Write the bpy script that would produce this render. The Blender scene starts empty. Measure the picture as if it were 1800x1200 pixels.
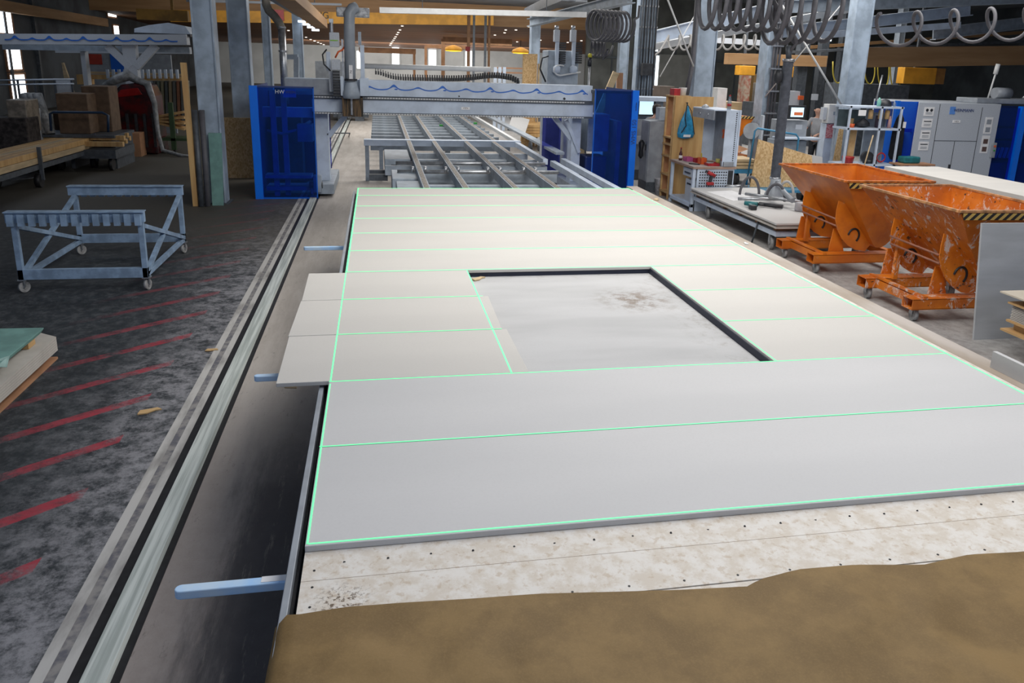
import bpy, bmesh, math, random
from mathutils import Vector, Matrix, noise
random.seed(7)
S = bpy.context.scene
COL = S.collection
PI = math.pi
# ------------------------------------------------------------------ camera
roll, tilt, yaw = 0.032, 0.2664, 0.2003
CP = Vector((0.28944, -2.52804, 2.7708)); FL = 1366.03; CX, CY = 937.575, 483.485
fw = Vector((math.sin(yaw)*math.cos(tilt), math.cos(yaw)*math.cos(tilt), -math.sin(tilt)))
r0 = Vector((math.cos(yaw), -math.sin(yaw), 0)); u0 = r0.cross(fw)
RT = r0*math.cos(roll)+u0*math.sin(roll); UP = -r0*math.sin(roll)+u0*math.cos(roll)
cam = bpy.data.cameras.new('camera'); camo = bpy.data.objects.new('camera', cam); COL.objects.link(camo)
mw = Matrix.Identity(4)
for i in range(3):
    mw[i][0] = RT[i]; mw[i][1] = UP[i]; mw[i][2] = -fw[i]; mw[i][3] = CP[i]
camo.matrix_world = mw
cam.sensor_width = 36; cam.lens = FL*36/1800
cam.shift_x = -(CX-900)/1800; cam.shift_y = (CY-600)/1800
cam.clip_start = 0.05; cam.clip_end = 400
S.camera = camo
# ------------------------------------------------------------------ world, lamps, exposure
W = bpy.data.worlds.new('world'); S.world = W; W.use_nodes = True
W.node_tree.nodes['Background'].inputs[0].default_value = (0.62, 0.74, 1.0, 1)
W.node_tree.nodes['Background'].inputs[1].default_value = 0.36
def area(name, loc, sx, sy, e, col=(1, .97, .93), rot=(0, 0, 0)):
    l = bpy.data.lights.new(name, 'AREA'); l.shape = 'RECTANGLE'; l.size = sx; l.size_y = sy; l.energy = e; l.color = col
    o = bpy.data.objects.new(name, l); o.location = loc; o.rotation_euler = rot; COL.objects.link(o); return o
area('skylight_and_fill', (2.8, 3.8, 5.7), 2.6, 11.5, 430)
area('skylight_and_fill', (9.8, 12, 5.7), 2.6, 12, 500)
area('skylight_and_fill', (3.0, 18.5, 5.7), 6, 3, 380)
area('skylight_and_fill', (2, 29, 5.5), 9, 4, 600)
area('skylight_and_fill', (2, 39, 5.6), 20, 2, 500, rot=(1.2, 0, 0))  # added fill, tilted to brighten the far crane beam and timber
area('skylight_and_fill', (13, 24, 5.7), 8, 6, 700)
area('skylight_and_fill', (4, 58, 4.0), 24, 12, 1100)
area('skylight_and_fill', (4, 70, 3.5), 24, 2.5, 1500, rot=(1.15, 0, 0))  # added fill aimed at the far wall, not a roof opening
area('skylight_and_fill', (2.5, 3.0, 5.6), 6, 2, 250, rot=(1.25, 0, 0))  # added fill, tilted forward to lift the front faces of the bridge
area('skylight_and_fill', (-8.5, 20, 5.4), 3, 4, 50, (.75, .85, 1))
S.view_settings.view_transform = 'Standard'; S.view_settings.look = 'None'; S.view_settings.gamma = 1
S.view_settings.use_curve_mapping = False
S.view_settings.exposure = 0.0

def ray(u, v): return fw + RT*((u-CX)/FL) - UP*((v-CY)/FL)
def at(u, v, y):                    # point of the place seen at (u, v) on the upright plane Y = y
    d = ray(u, v); s = (y-CP.y)/d.y; return CP+d*s
def az(u, v, z=0):                  # ... on the level plane Z = z
    d = ray(u, v); s = (z-CP.z)/d.z; return CP+d*s
def ax(u, v, x):
    d = ray(u, v); s = (x-CP.x)/d.x; return CP+d*s
# ------------------------------------------------------------------ materials
def newmat(n):
    m = bpy.data.materials.new(n); m.use_nodes = True; t = m.node_tree
    return m, t, t.nodes['Principled BSDF']
def nd(t, ty, ins=None, **kw):
    n = t.nodes.new(ty)
    for k, v in kw.items(): setattr(n, k, v)
    for k, v in (ins or {}).items():
        if hasattr(v, 'links') or isinstance(v, bpy.types.NodeSocket): t.links.new(v, n.inputs[k])
        else: n.inputs[k].default_value = v
    return n
def mth(t, op, a, b=0.0, c=None):
    i = {0: a, 1: b}
    if c is not None: i[2] = c
    return nd(t, 'ShaderNodeMath', i, operation=op).outputs[0]
def mix(t, f, a, b):
    n = t.nodes.new('ShaderNodeMix'); n.data_type = 'RGBA'
    for k, v in ((0, f), (6, a), (7, b)):
        if isinstance(v, bpy.types.NodeSocket): t.links.new(v, n.inputs[k])
        else: n.inputs[k].default_value = v if k == 0 else (*v[:3], 1)
    return n.outputs[2]
def noi(t, sc, det=4, vec=None, ro=.55, scale3=None, dist=0):
    if vec is None: vec = nd(t, 'ShaderNodeTexCoord').outputs['Object']
    if scale3: vec = nd(t, 'ShaderNodeMapping', {0: vec, 3: scale3}).outputs[0]
    return nd(t, 'ShaderNodeTexNoise', {'Vector': vec, 'Scale': sc, 'Detail': det, 'Roughness': ro, 'Distortion': dist}).outputs[0]
def smooth(t, v, a, b):             # 0 below a, 1 above b
    n = nd(t, 'ShaderNodeMapRange', {0: v, 1: a, 2: b, 3: 0., 4: 1.}); n.interpolation_type = 'SMOOTHSTEP'; return n.outputs[0]
def mat(n, c, r=.5, me=0., var=.12, sc=6., c2=None, s3=None, lo=.35, hi=.65, bump=0., det=4, spec=None):
    m, t, b = newmat(n)
    c2 = c2 or tuple(x*(1-var*1.6) for x in c)
    nz = noi(t, sc, det, scale3=s3)
    t.links.new(mix(t, smooth(t, nz, lo, hi), c, c2), b.inputs['Base Color'])
    b.inputs['Roughness'].default_value = r; b.inputs['Metallic'].default_value = me
    if spec is not None: b.inputs['Specular IOR Level'].default_value = spec
    if bump:
        bn = nd(t, 'ShaderNodeBump', {'Strength': bump, 'Distance': .01, 'Height': noi(t, sc*3, 5, scale3=s3)})
        t.links.new(bn.outputs[0], b.inputs['Normal'])
    return m
def emi(n, c, s):
    m, t, b = newmat(n); b.inputs['Base Color'].default_value = (*c, 1)
    b.inputs['Emission Color'].default_value = (*c, 1); b.inputs['Emission Strength'].default_value = s; b.inputs['Roughness'].default_value = .6; return m
steel = mat('painted_steel', (.36, .42, .49), .45, 0, .15, 5)
steelL = mat('light_painted_steel', (.60, .69, .82), .42, 0, .12, 3)
steelD = mat('dark_steel', (.10, .115, .135), .5, .2, .2, 8)
colm = mat('column_paint', (.40, .49, .60), .4, 0, .22, 2.2, bump=.05)
cartm = mat('cart_paint', (.26, .37, .52), .5, 0, .2, 7)
supm = mat('support_bar_paint', (.36, .60, .92), .45, 0, .2, 6, c2=(.55, .70, .85))
blue = mat('blue_panel', (.0, .12, .62), .35, 0, .06, 3)
blueD = mat('dark_blue_frame', (.02, .05, .2), .45, 0, .1, 3)
wave = mat('blue_print', (.03, .16, .60), .5, 0, .1, 8)
greym = mat('grey_sheet_metal', (.34, .37, .41), .45, .1, .14, 4)
greyL = mat('pale_sheet_metal', (.52, .56, .62), .5, 0, .08, 60, det=2)
white = mat('white_paint', (.72, .73, .73), .5, 0, .06, 6)
paper = mat('white_paper', (.85, .85, .86), .8, 0, .05, 8)
black = mat('black_rubber', (.015, .015, .018), .55, 0, .3, 12)
dark = mat('dark_plastic', (.03, .033, .04), .5, 0, .3, 9)
tyre = mat('grey_rubber_tyre', (.33, .33, .33), .6, 0, .25, 15)
zinc = mat('zinc_plated_metal', (.48, .50, .53), .32, .7, .2, 12)
wood = mat('spruce_wood', (.60, .41, .20), .6, 0, .25, 5, s3=(1, .15, 1), c2=(.48, .29, .12))
woodL = mat('pale_timber', (.62, .47, .28), .6, 0, .2, 6, s3=(.2, .2, 1))
woodP = mat('glulam_panel', (.62, .40, .17), .5, 0, .2, 9, s3=(1, 1, .12), c2=(.50, .29, .11))
woodB = mat('glulam_beam', (.42, .25, .12), .6, 0, .2, 1.4, s3=(.3, .3, 3), c2=(.34, .19, .085))
woodR = mat('red_brown_timber', (.46, .24, .13), .6, 0, .15, 3)
hosem = mat('grey_hose', (.105, .105, .12), .6, 0, .12, 8)
hoseL = mat('pale_hose', (.48, .47, .46), .6, 0, .1, 8)
yellow = mat('yellow_crane_paint', (.78, .37, .03), .5, 0, .15, 2)
yell2 = mat('yellow_cable', (.55, .45, .06), .5, 0, .1, 2)
red = mat('red_plastic', (.45, .025, .03), .4, 0, .2, 9)
redo = mat('orange_plastic', (.75, .13, .03), .4, 0, .1, 9)
teal = mat('teal_plastic', (.02, .19, .21), .45, 0, .2, 9)
greenb = mat('green_plasterboard', (.17, .33, .30), .7, 0, .15, 5)
gyed = mat('board_edge_paper', (.50, .47, .43), .8, 0, .1, 3)
dirtw = mat('worn_wooden_rim', (.33, .27, .21), .7, 0, .25, 3, s3=(1, .3, 1), c2=(.46, .41, .37))
kedge = mat('brown_edge', (.26, .19, .12), .7, 0, .2, 4)
foil = mat('crumpled_film', (.55, .57, .6), .2, .1, .3, 14, bump=.8)
skin = mat('skin', (.62, .36, .26), .5, 0, .08, 9)
shirt = mat('grey_shirt', (.30, .31, .33), .8, 0, .1, 9)
trous = mat('black_trousers', (.03, .033, .04), .8, 0, .2, 9)
hair = mat('dark_hair', (.03, .02, .015), .6, 0, .2, 30)
bagm = mat('blue_cloth', (.03, .33, .62), .5, 0, .25, 12, bump=.5)
screenm = emi('screen_glow', (.55, .75, .85), 1.0)
lampm = emi('lamp_glow', (1, .92, .8), 1.6)
lampy = emi('amber_lamp_glow', (1, .55, .03), 1.8)
dayl = emi('daylight_pane', (.9, .96, 1), 3.2)
lasm = emi('green_laser_light', (.14, .80, .34), .85)
wallf = mat('far_wall_panel', (.50, .52, .52), .7, 0, .1, .5)
walld = mat('dark_wall_panel', (.11, .13, .15), .7, 0, .3, .6)
wallg = mat('grey_green_wall_panel', (.17, .18, .17), .7, 0, .25, .8)
roofm = mat('grey_roof_sheet', (.30, .33, .37), .7, 0, .1, .6)

def osb():
    m, t, b = newmat('oriented_strand_board')
    v = nd(t, 'ShaderNodeTexCoord').outputs['Object']
    vo = nd(t, 'ShaderNodeTexVoronoi', {'Vector': nd(t, 'ShaderNodeMapping', {0: v, 3: (1, 1, .5)}).outputs[0], 'Scale': 45.}).outputs['Color']
    bw = nd(t, 'ShaderNodeSeparateColor', {0: vo}).outputs[0]
    t.links.new(mix(t, bw, (.70, .50, .27), (.46, .28, .11)), b.inputs['Base Color']); b.inputs['Roughness'].default_value = .7
    return m
osbm = osb()
def gyp(n, c1, c2, sc=1.2):
    m, t, b = newmat(n)
    a = noi(t, sc, 3, scale3=(.25, 1, 1)); s = noi(t, 90, 2)
    c = mix(t, smooth(t, a, .3, .7), c1, c2)
    c = mix(t, mth(t, 'MULTIPLY', smooth(t, s, .4, .75), .12), c, tuple(x*.75 for x in c1))
    t.links.new(c, b.inputs['Base Color']); b.inputs['Roughness'].default_value = .75
    b.inputs['Specular IOR Level'].default_value = .25
    return m
gypm = gyp('gypsum_board', (.575, .57, .565), (.53, .528, .525))
gypw = gyp('warm_gypsum_board', (.575, .555, .52), (.54, .522, .49))
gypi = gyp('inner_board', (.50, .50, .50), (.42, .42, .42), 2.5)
def innerdirt():
    m = gypi; t = m.node_tree; b = t.nodes['Principled BSDF']
    old = b.inputs['Base Color'].links[0].from_socket
    g = nd(t, 'ShaderNodeNewGeometry').outputs['Position']; s = nd(t, 'ShaderNodeSeparateXYZ', {0: g})
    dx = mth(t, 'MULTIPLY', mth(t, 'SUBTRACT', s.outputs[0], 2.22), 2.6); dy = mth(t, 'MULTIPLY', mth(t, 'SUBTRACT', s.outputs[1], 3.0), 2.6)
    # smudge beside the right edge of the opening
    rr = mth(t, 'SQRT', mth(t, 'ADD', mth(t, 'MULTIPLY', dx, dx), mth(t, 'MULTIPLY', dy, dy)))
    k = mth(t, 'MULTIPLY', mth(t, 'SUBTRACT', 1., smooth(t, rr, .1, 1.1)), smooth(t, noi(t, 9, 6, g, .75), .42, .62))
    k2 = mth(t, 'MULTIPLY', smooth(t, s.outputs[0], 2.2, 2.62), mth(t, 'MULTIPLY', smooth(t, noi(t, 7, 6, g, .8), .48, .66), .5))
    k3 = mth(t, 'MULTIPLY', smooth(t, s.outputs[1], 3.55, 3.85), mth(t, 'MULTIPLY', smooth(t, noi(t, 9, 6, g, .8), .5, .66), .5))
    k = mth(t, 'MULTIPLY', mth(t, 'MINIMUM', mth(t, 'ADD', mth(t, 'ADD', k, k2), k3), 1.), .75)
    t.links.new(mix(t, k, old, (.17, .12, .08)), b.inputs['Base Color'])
innerdirt()
def fermac():
    m, t, b = newmat('gypsum_fibre_board')
    v = nd(t, 'ShaderNodeNewGeometry').outputs['Position']
    a = noi(t, 14, 6, v, .7); c = mix(t, smooth(t, a, .38, .62), (.60, .54, .46), (.70, .67, .62))
    sp = noi(t, 34, 4, v, .6); c = mix(t, mth(t, 'MULTIPLY', smooth(t, sp, .55, .66), .4), c, (.42, .30, .18))
    s = nd(t, 'ShaderNodeSeparateXYZ', {0: v})
    dx = mth(t, 'SUBTRACT', s.outputs[0], .14); dy = mth(t, 'SUBTRACT', s.outputs[1], -.29)
    rr = mth(t, 'SQRT', mth(t, 'ADD', mth(t, 'MULTIPLY', dx, dx), mth(t, 'MULTIPLY', dy, dy)))
    k = mth(t, 'MULTIPLY', mth(t, 'SUBTRACT', 1., smooth(t, rr, .02, .13)), smooth(t, noi(t, 60, 4, v, .7), .5, .6))
    c = mix(t, k, c, (.12, .08, .05))
    t.links.new(c, b.inputs['Base Color']); b.inputs['Roughness'].default_value = .7
    return m
ferm = fermac()
def kraft():
    m, t, b = newmat('brown_kraft_paper')
    v = nd(t, 'ShaderNodeNewGeometry').outputs['Position']
    c = mix(t, smooth(t, noi(t, 3.2, 6, v, .65), .35, .65), (.24, .155, .062), (.165, .105, .042))
    c = mix(t, mth(t, 'MULTIPLY', smooth(t, noi(t, 160, 3, v), .45, .7), .25), c, (.29, .19, .08))
    t.links.new(c, b.inputs['Base Color']); b.inputs['Roughness'].default_value = .68; b.inputs['Specular IOR Level'].default_value = .3
    bn = nd(t, 'ShaderNodeBump', {'Strength': .35, 'Distance': .01, 'Height': noi(t, 8, 6, v, .6)})
    t.links.new(bn.outputs[0], b.inputs['Normal'])
    return m
kraftm = kraft()
def orange(n, worn):
    m, t, b = newmat(n)
    v = nd(t, 'ShaderNodeNewGeometry').outputs['Position']
    c = mix(t, smooth(t, noi(t, 2.5, 5, v), .35, .65), (.72, .21, .015), (.52, .125, .012))
    if worn:
        c = mix(t, smooth(t, noi(t, 7, 7, v, .75, (1, 1, .6), 1.2), .54, .62), c, (.66, .56, .50))
        c = mix(t, smooth(t, noi(t, 11, 6, v, .7), .60, .65), c, (.08, .04, .025))
    else:
        c = mix(t, mth(t, 'MULTIPLY', smooth(t, noi(t, 6, 6, v, .75), .58, .72), .55), c, (.55, .33, .22))
    t.links.new(c, b.inputs['Base Color']); b.inputs['Roughness'].default_value = .38
    return m
orm = orange('orange_paint', False); orw = orange('worn_orange_paint', True)
def hazard():
    m, t, b = newmat('hazard_stripes')
    s = nd(t, 'ShaderNodeSeparateXYZ', {0: nd(t, 'ShaderNodeNewGeometry').outputs['Position']})
    f = mth(t, 'FRACT', mth(t, 'MULTIPLY', mth(t, 'ADD', s.outputs[0], mth(t, 'MULTIPLY', s.outputs[2], -.9)), 10.))
    k = smooth(t, f, .48, .52)
    t.links.new(mix(t, k, (.02, .02, .02), (.62, .40, .10)), b.inputs['Base Color']); b.inputs['Roughness'].default_value = .5
    return m
hazm = hazard()
def acrylic(n, c, a=.62):
    m, t, b = newmat(n)
    out = [x for x in t.nodes if x.type == 'OUTPUT_MATERIAL'][0]
    tr = nd(t, 'ShaderNodeBsdfTransparent', {0: (*c, 1)})
    b.inputs['Base Color'].default_value = (c[0]*.3, c[1]*.35, c[2]*.4, 1); b.inputs['Roughness'].default_value = .08
    mx = nd(t, 'ShaderNodeMixShader', {0: 1-a, 1: tr.outputs[0], 2: b.outputs[0]})
    t.links.new(mx.outputs[0], out.inputs[0]); return m
acr = acrylic('blue_acrylic', (.17, .42, .92), .88)
acr2 = acrylic('violet_acrylic', (.40, .42, .85), .8)
clear = acrylic('clear_plastic', (.85, .9, .95), .6)
def conc():
    m, t, b = newmat('concrete_floor')
    g = nd(t, 'ShaderNodeNewGeometry').outputs['Position']; s = nd(t, 'ShaderNodeSeparateXYZ', {0: g})
    X, Y = s.outputs[0], s.outputs[1]
    n1 = noi(t, 1.6, 8, g, .7); n2 = noi(t, 9, 9, g, .78, (1, .8, 1)); n3 = noi(t, 3, 10, g, .72, (1, .16, 1))
    left = mix(t, smooth(t, n2, .42, .66), (.018, .023, .028), (.075, .082, .090))
    left = mix(t, mth(t, 'MULTIPLY', smooth(t, noi(t, 2.2, 6, g, .7), .5, .7), .6), left, (.015, .018, .021))
    # white dust along the rail
    d = mth(t, 'ADD', X, mth(t, 'MULTIPLY', mth(t, 'SUBTRACT', n1, .5), 1.6))
    dust = mth(t, 'MULTIPLY', smooth(t, d, -2.35, -1.25), smooth(t, noi(t, 6, 12, g, .82), .40, .60))
    left = mix(t, mth(t, 'MULTIPLY', dust, .9), left, (.30, .30, .32))
    # brown grime deeper in the hall
    left = mix(t, mth(t, 'MULTIPLY', smooth(t, mth(t, 'SUBTRACT', Y, mth(t, 'MULTIPLY', mth(t, 'ADD', X, 3.), -.8)), 8.5, 12.), .7), left, (.085, .075, .055))
    # worn red dashes
    c = mth(t, 'SUBTRACT', Y, mth(t, 'MULTIPLY', mth(t, 'ADD', X, 1.62), .8))
    f = mth(t, 'ABSOLUTE', mth(t, 'SUBTRACT', mth(t, 'FRACT', mth(t, 'MULTIPLY', mth(t, 'SUBTRACT', c, 2.79), 1/.757)), .5))
    st = mth(t, 'SUBTRACT', 1., smooth(t, mth(t, 'ADD', f, mth(t, 'MULTIPLY', mth(t, 'SUBTRACT', n1, .5), .05)), .075, .10))
    k = mth(t, 'MULTIPLY', st, mth(t, 'MULTIPLY', mth(t, 'LESS_THAN', X, -1.62), smooth(t, X, -3.0, -1.95)))
    k = mth(t, 'MULTIPLY', k, smooth(t, noi(t, 3.5, 10, g, .8), .34, .60))
    k = mth(t, 'MULTIPLY', k, mth(t, 'SUBTRACT', 1., mth(t, 'MULTIPLY', smooth(t, Y, 4.5, 9.), .75)))
    left = mix(t, mth(t, 'MULTIPLY', k, .92), left, (.36, .035, .055))
    # beside the table: beige dust, dark floor with the table's shade painted in
    mid = mix(t, smooth(t, n3, .35, .65), (.40, .36, .32), (.52, .48, .44))
    table_shade = mth(t, 'MULTIPLY', smooth(t, mth(t, 'ADD', X, mth(t, 'MULTIPLY', mth(t, 'SUBTRACT', n3, .5), .9)), -.75, -.45), mth(t, 'SUBTRACT', 1., smooth(t, mth(t, 'ADD', Y, mth(t, 'MULTIPLY', n1, 1.)), 2.5, 4.5)))
    mid = mix(t, mth(t, 'SUBTRACT', 1., smooth(t, Y, 1.0, 5.0)), mid, mix(t, n2, (.22, .185, .165), (.42, .38, .36)))
    mid = mix(t, mth(t, 'MULTIPLY', table_shade, .9), mid, mix(t, n2, (.018, .018, .024), (.10, .095, .10)))
    mid = mix(t, mth(t, 'MULTIPLY', smooth(t, noi(t, 14, 8, g, .85, (1, .3, 1)), .56, .68), .55), mid, (.09, .08, .075))
    mid = mix(t, mth(t, 'MULTIPLY', smooth(t, noi(t, 22, 9, g, .8, (1, .12, 1)), .55, .66), mth(t, 'MULTIPLY', mth(t, 'SUBTRACT', 1., smooth(t, Y, 2., 6.)), .6)), mid, (.30, .26, .23))
    right = mix(t, smooth(t, n2, .35, .65), (.27, .26, .25), (.42, .41, .40))
    right = mix(t, mth(t, 'MULTIPLY', smooth(t, n1, .5, .65), .4), right, (.20, .17, .15))
    cc = mix(t, smooth(t, X, -1.32, -1.28), left, mid)
    cc = mix(t, smooth(t, X, 3.4, 5.0), cc, right)
    t.links.new(cc, b.inputs['Base Color'])
    t.links.new(mth(t, 'ADD', .45, mth(t, 'MULTIPLY', n2, .4)), b.inputs['Roughness'])
    bn = nd(t, 'ShaderNodeBump', {'Strength': .25, 'Distance': .01, 'Height': n2}); t.links.new(bn.outputs[0], b.inputs['Normal'])
    return m
floorm = conc()
def rustrail():
    m, t, b = newmat('worn_rail_steel')
    g = nd(t, 'ShaderNodeNewGeometry').outputs['Position']
    n = noi(t, 30, 4, g, .6, (1, .03, 1))
    t.links.new(mix(t, smooth(t, n, .35, .65), (.78, .83, .79), (.46, .51, .48)), b.inputs['Base Color'])
    b.inputs['Metallic'].default_value = .15; b.inputs['Roughness'].default_value = .38; return m
railm = rustrail()
stonem = mat('pale_rail_border', (.50, .49, .47), .8, 0, .5, 5, s3=(1, .25, 1), c2=(.24, .23, .22), det=8, lo=.45, hi=.7)
dustm = mat('dusty_strip', (.12, .12, .14), .85, 0, .4, 14, c2=(.27, .26, .25), det=9)
def ceilw():
    m, t, b = newmat('wooden_ceiling')
    g = nd(t, 'ShaderNodeNewGeometry').outputs['Position']; s = nd(t, 'ShaderNodeSeparateXYZ', {0: g})
    f = mth(t, 'FRACT', mth(t, 'MULTIPLY', s.outputs[1], .5)); n = noi(t, 1, 5, g, .6, (.12, 1.5, 1))
    c = mix(t, smooth(t, n, .3, .7), (.27, .125, .055), (.18, .08, .035))
    c = mix(t, mth(t, 'LESS_THAN', f, .07), c, (.09, .04, .02))
    t.links.new(c, b.inputs['Base Color']); b.inputs['Roughness'].default_value = .6; return m
ceilm = ceilw()
# ------------------------------------------------------------------ mesh kit
class MB:
    def __init__(s): s.v = []; s.f = []
    def add(s, vs, fs):
        n = len(s.v); s.v += [Vector(v) for v in vs]; s.f += [tuple(i+n for i in f) for f in fs]; return s
    def box(s, x0, x1, y0, y1, z0, z1):
        v = [(x, y, z) for z in (z0, z1) for y in (y0, y1) for x in (x0, x1)]
        return s.add(v, [(0, 2, 3, 1), (4, 5, 7, 6), (0, 1, 5, 4), (2, 6, 7, 3), (0, 4, 6, 2), (1, 3, 7, 5)])
    def beam(s, p, q, w, h, up=(0, 0, 1)):      # box from p to q, w across, h along up
        p, q = Vector(p), Vector(q); d = (q-p).normalized(); up = Vector(up)
        if abs(d.dot(up)) > .98: up = Vector((0, 1, 0))
        a = d.cross(up).normalized(); b = a.cross(d).normalized()
        v = [c+a*(i*w/2)+b*(j*h/2) for c in (p, q) for j in (-1, 1) for i in (-1, 1)]
        return s.add(v, [(0, 1, 3, 2), (4, 6, 7, 5), (0, 4, 5, 1), (2, 3, 7, 6), (0, 2, 6, 4), (1, 5, 7, 3)])
    def cyl(s, p, q, r, n=14, r2=None):
        p, q = Vector(p), Vector(q); d = (q-p).normalized(); r2 = r if r2 is None else r2
        a = d.orthogonal().normalized(); b = d.cross(a); v = []
        for c, rr in ((p, r), (q, r2)):
            v += [c+(a*math.cos(2*PI*i/n)+b*math.sin(2*PI*i/n))*rr for i in range(n)]
        return s.add(v, [tuple(range(n-1, -1, -1)), tuple(range(n, 2*n))]+[(i, (i+1) % n, n+(i+1) % n, n+i) for i in range(n)])
    def tube(s, pts, r, n=8):
        pts = [Vector(p) for p in pts]; v = []; a = None; rs = r if isinstance(r, (list, tuple)) else [r]*len(pts)
        for i, p in enumerate(pts):
            d = (pts[min(i+1, len(pts)-1)]-pts[max(i-1, 0)]).normalized()
            if a is None: a = d.orthogonal().normalized()
            a = (a-d*a.dot(d)).normalized(); b = d.cross(a)
            v += [p+(a*math.cos(2*PI*k/n)+b*math.sin(2*PI*k/n))*rs[i] for k in range(n)]
        m = len(pts); f = [tuple(range(n-1, -1, -1)), tuple(range((m-1)*n, m*n))]
        for i in range(m-1):
            f += [(i*n+k, i*n+(k+1) % n, (i+1)*n+(k+1) % n, (i+1)*n+k) for k in range(n)]
        return s.add(v, f)
    def lathe(s, c, prof, n=16, sy=1.):
        c = Vector(c); v = []; m = len(prof)
        for r, z in prof: v += [c+Vector((r*math.cos(2*PI*k/n), r*sy*math.sin(2*PI*k/n), z)) for k in range(n)]
        f = [tuple(range(n-1, -1, -1)), tuple(range((m-1)*n, m*n))]
        for i in range(m-1): f += [(i*n+k, i*n+(k+1) % n, (i+1)*n+(k+1) % n, (i+1)*n+k) for k in range(n)]
        return s.add(v, f)
    def prism(s, poly, off):                    # polygon of 3D points pushed along off
        n = len(poly); off = Vector(off); v = [Vector(p) for p in poly]; v += [p+off for p in v]
        return s.add(v, [tuple(range(n-1, -1, -1)), tuple(range(n, 2*n))]+[(i, (i+1) % n, n+(i+1) % n, n+i) for i in range(n)])
    def rod(s, pts, r, n=8): return s.tube(pts, r, n)
WL = {}
def obj(name, mb, m, parent=None, bev=0., sm=False, label=None):
    me = bpy.data.meshes.new(name)
    lo = [min(v[i] for v in mb.v) for i in range(3)]; hi = [max(v[i] for v in mb.v) for i in range(3)]
    c = Vector(((lo[0]+hi[0])/2, (lo[1]+hi[1])/2, lo[2]))
    me.from_pydata([v-c for v in mb.v], [], mb.f); me.update()
    bm = bmesh.new(); bm.from_mesh(me); bmesh.ops.recalc_face_normals(bm, faces=bm.faces); bm.to_mesh(me); bm.free()
    me.materials.append(m)
    if sm: me.shade_smooth() if hasattr(me, 'shade_smooth') else None
    o = bpy.data.objects.new(name, me); COL.objects.link(o)
    if parent: o.parent = parent; o.location = c-WL[parent.name]
    else: o.location = c
    WL[o.name] = c
    if bev:
        b = o.modifiers.new('bevel', 'BEVEL'); b.width = bev; b.segments = 2; b.limit_method = 'ANGLE'
    if sm:
        for p in me.polygons: p.use_smooth = len(p.vertices) == 4
    if label: o['label'] = label
    return o
def tag(o, label, cat, group=None, kind=None):
    o['label'] = label; o['category'] = cat
    if group: o['group'] = group
    if kind: o['kind'] = kind
    return o
def thing(name, label, cat, loc, group=None):
    o = bpy.data.objects.new(name, None); COL.objects.link(o); o.location = loc; o.empty_display_size = .2
    WL[o.name] = Vector(loc); return tag(o, label, cat, group)
def struct(name, mb, m, label=None):
    o = obj(name, mb, m); o['kind'] = 'structure'
    if label: o['label'] = label
    return o
def tree(o, parent=None):
    c = o.copy(); COL.objects.link(c); c.parent = parent
    for ch in o.children: tree(ch, c)
    return c
def dup(o, loc, label, rz=None):
    c = tree(o); c.location = loc; c['label'] = label
    if rz is not None: c.rotation_euler.z = rz
    return c
def B(*a): return MB().box(*a)
def text(name, body, size, place, m, parent, off=.004):
    cu = bpy.data.curves.new('t', 'FONT'); cu.body = body; cu.size = size; cu.extrude = off/2; cu.align_x = 'CENTER'; cu.align_y = 'CENTER'
    o = bpy.data.objects.new('t', cu); COL.objects.link(o)
    dg = bpy.context.evaluated_depsgraph_get(); me = bpy.data.meshes.new_from_object(o.evaluated_get(dg))
    mb = MB(); mb.add([place(v.co) for v in me.vertices], [tuple(p.vertices) for p in me.polygons])
    bpy.data.objects.remove(o); return obj(name, mb, m, parent)
def facing(cx, cy, cz, rot=0, sx=1):   # lettering on an upright face that looks towards the camera side (-Y)
    def f(c):
        x, y = c[0]*sx, c[1]
        if rot: x, y = -y, x
        return Vector((cx+x, cy-c[2], cz+y))
    return f
def caster(root, x, y, top, r=.07, ang=0., wm=tyre, wd=.035):
    a = Vector((math.cos(ang), math.sin(ang), 0)); n = Vector((-a.y, a.x, 0)); c = Vector((x, y, r))
    m = MB(); m.box(x-.045, x+.045, y-.045, y+.045, top-.015, top)
    for s in (-1, 1):
        m.beam(c+n*s*(wd/2+.012), Vector((x, y, top-.015))+n*s*(wd/2+.012), .008 if abs(n.x) > .5 else .05, .05 if abs(n.x) > .5 else .008, (0, 1, 0))
    f = obj('caster', m, zinc, root)
    w = MB().cyl(c-n*wd/2, c+n*wd/2, r, 20); w.cyl(c-n*(wd/2+.012), c+n*(wd/2+.012), r*.35, 12)
    obj('wheel', w, wm, f, sm=True)
# ================================================================== SETTING
struct('floor', MB().add([(-22, -6, 0), (34, -6, 0), (34, 92, 0), (-22, 92, 0)], [(0, 1, 2, 3)]), floorm)
struct('wall_back', B(-22, 34, 80, 80.3, 0, 6), wallf)
struct('wall_left', B(-15.3, -15, 2, 80, 0, 8), walld)
struct('wall_right', B(30, 30.3, 2, 40, 0, 8), walld)
struct('ceiling', MB().box(-16, 31, 2, 46, 6.0, 6.1), roofm)
c0 = at(700, 38, 46).z; c1 = at(700, 84, 80).z
struct('trim_1', MB().box(-16, 31, 45.9, 46, c0-.05, 6.05), woodB)
def cz(y): return c0+(c1-c0)*(y-46)/34
struct('wall_side', MB().prism([(-16, 46, c0), (31, 46, c0), (31, 81, cz(81)), (-16, 81, cz(81))], (0, 0, .1)), ceilm)['label'] = 'sloping boarded ceiling of the far hall'
bpy.data.objects['wall_side'].name = 'ceiling'
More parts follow.
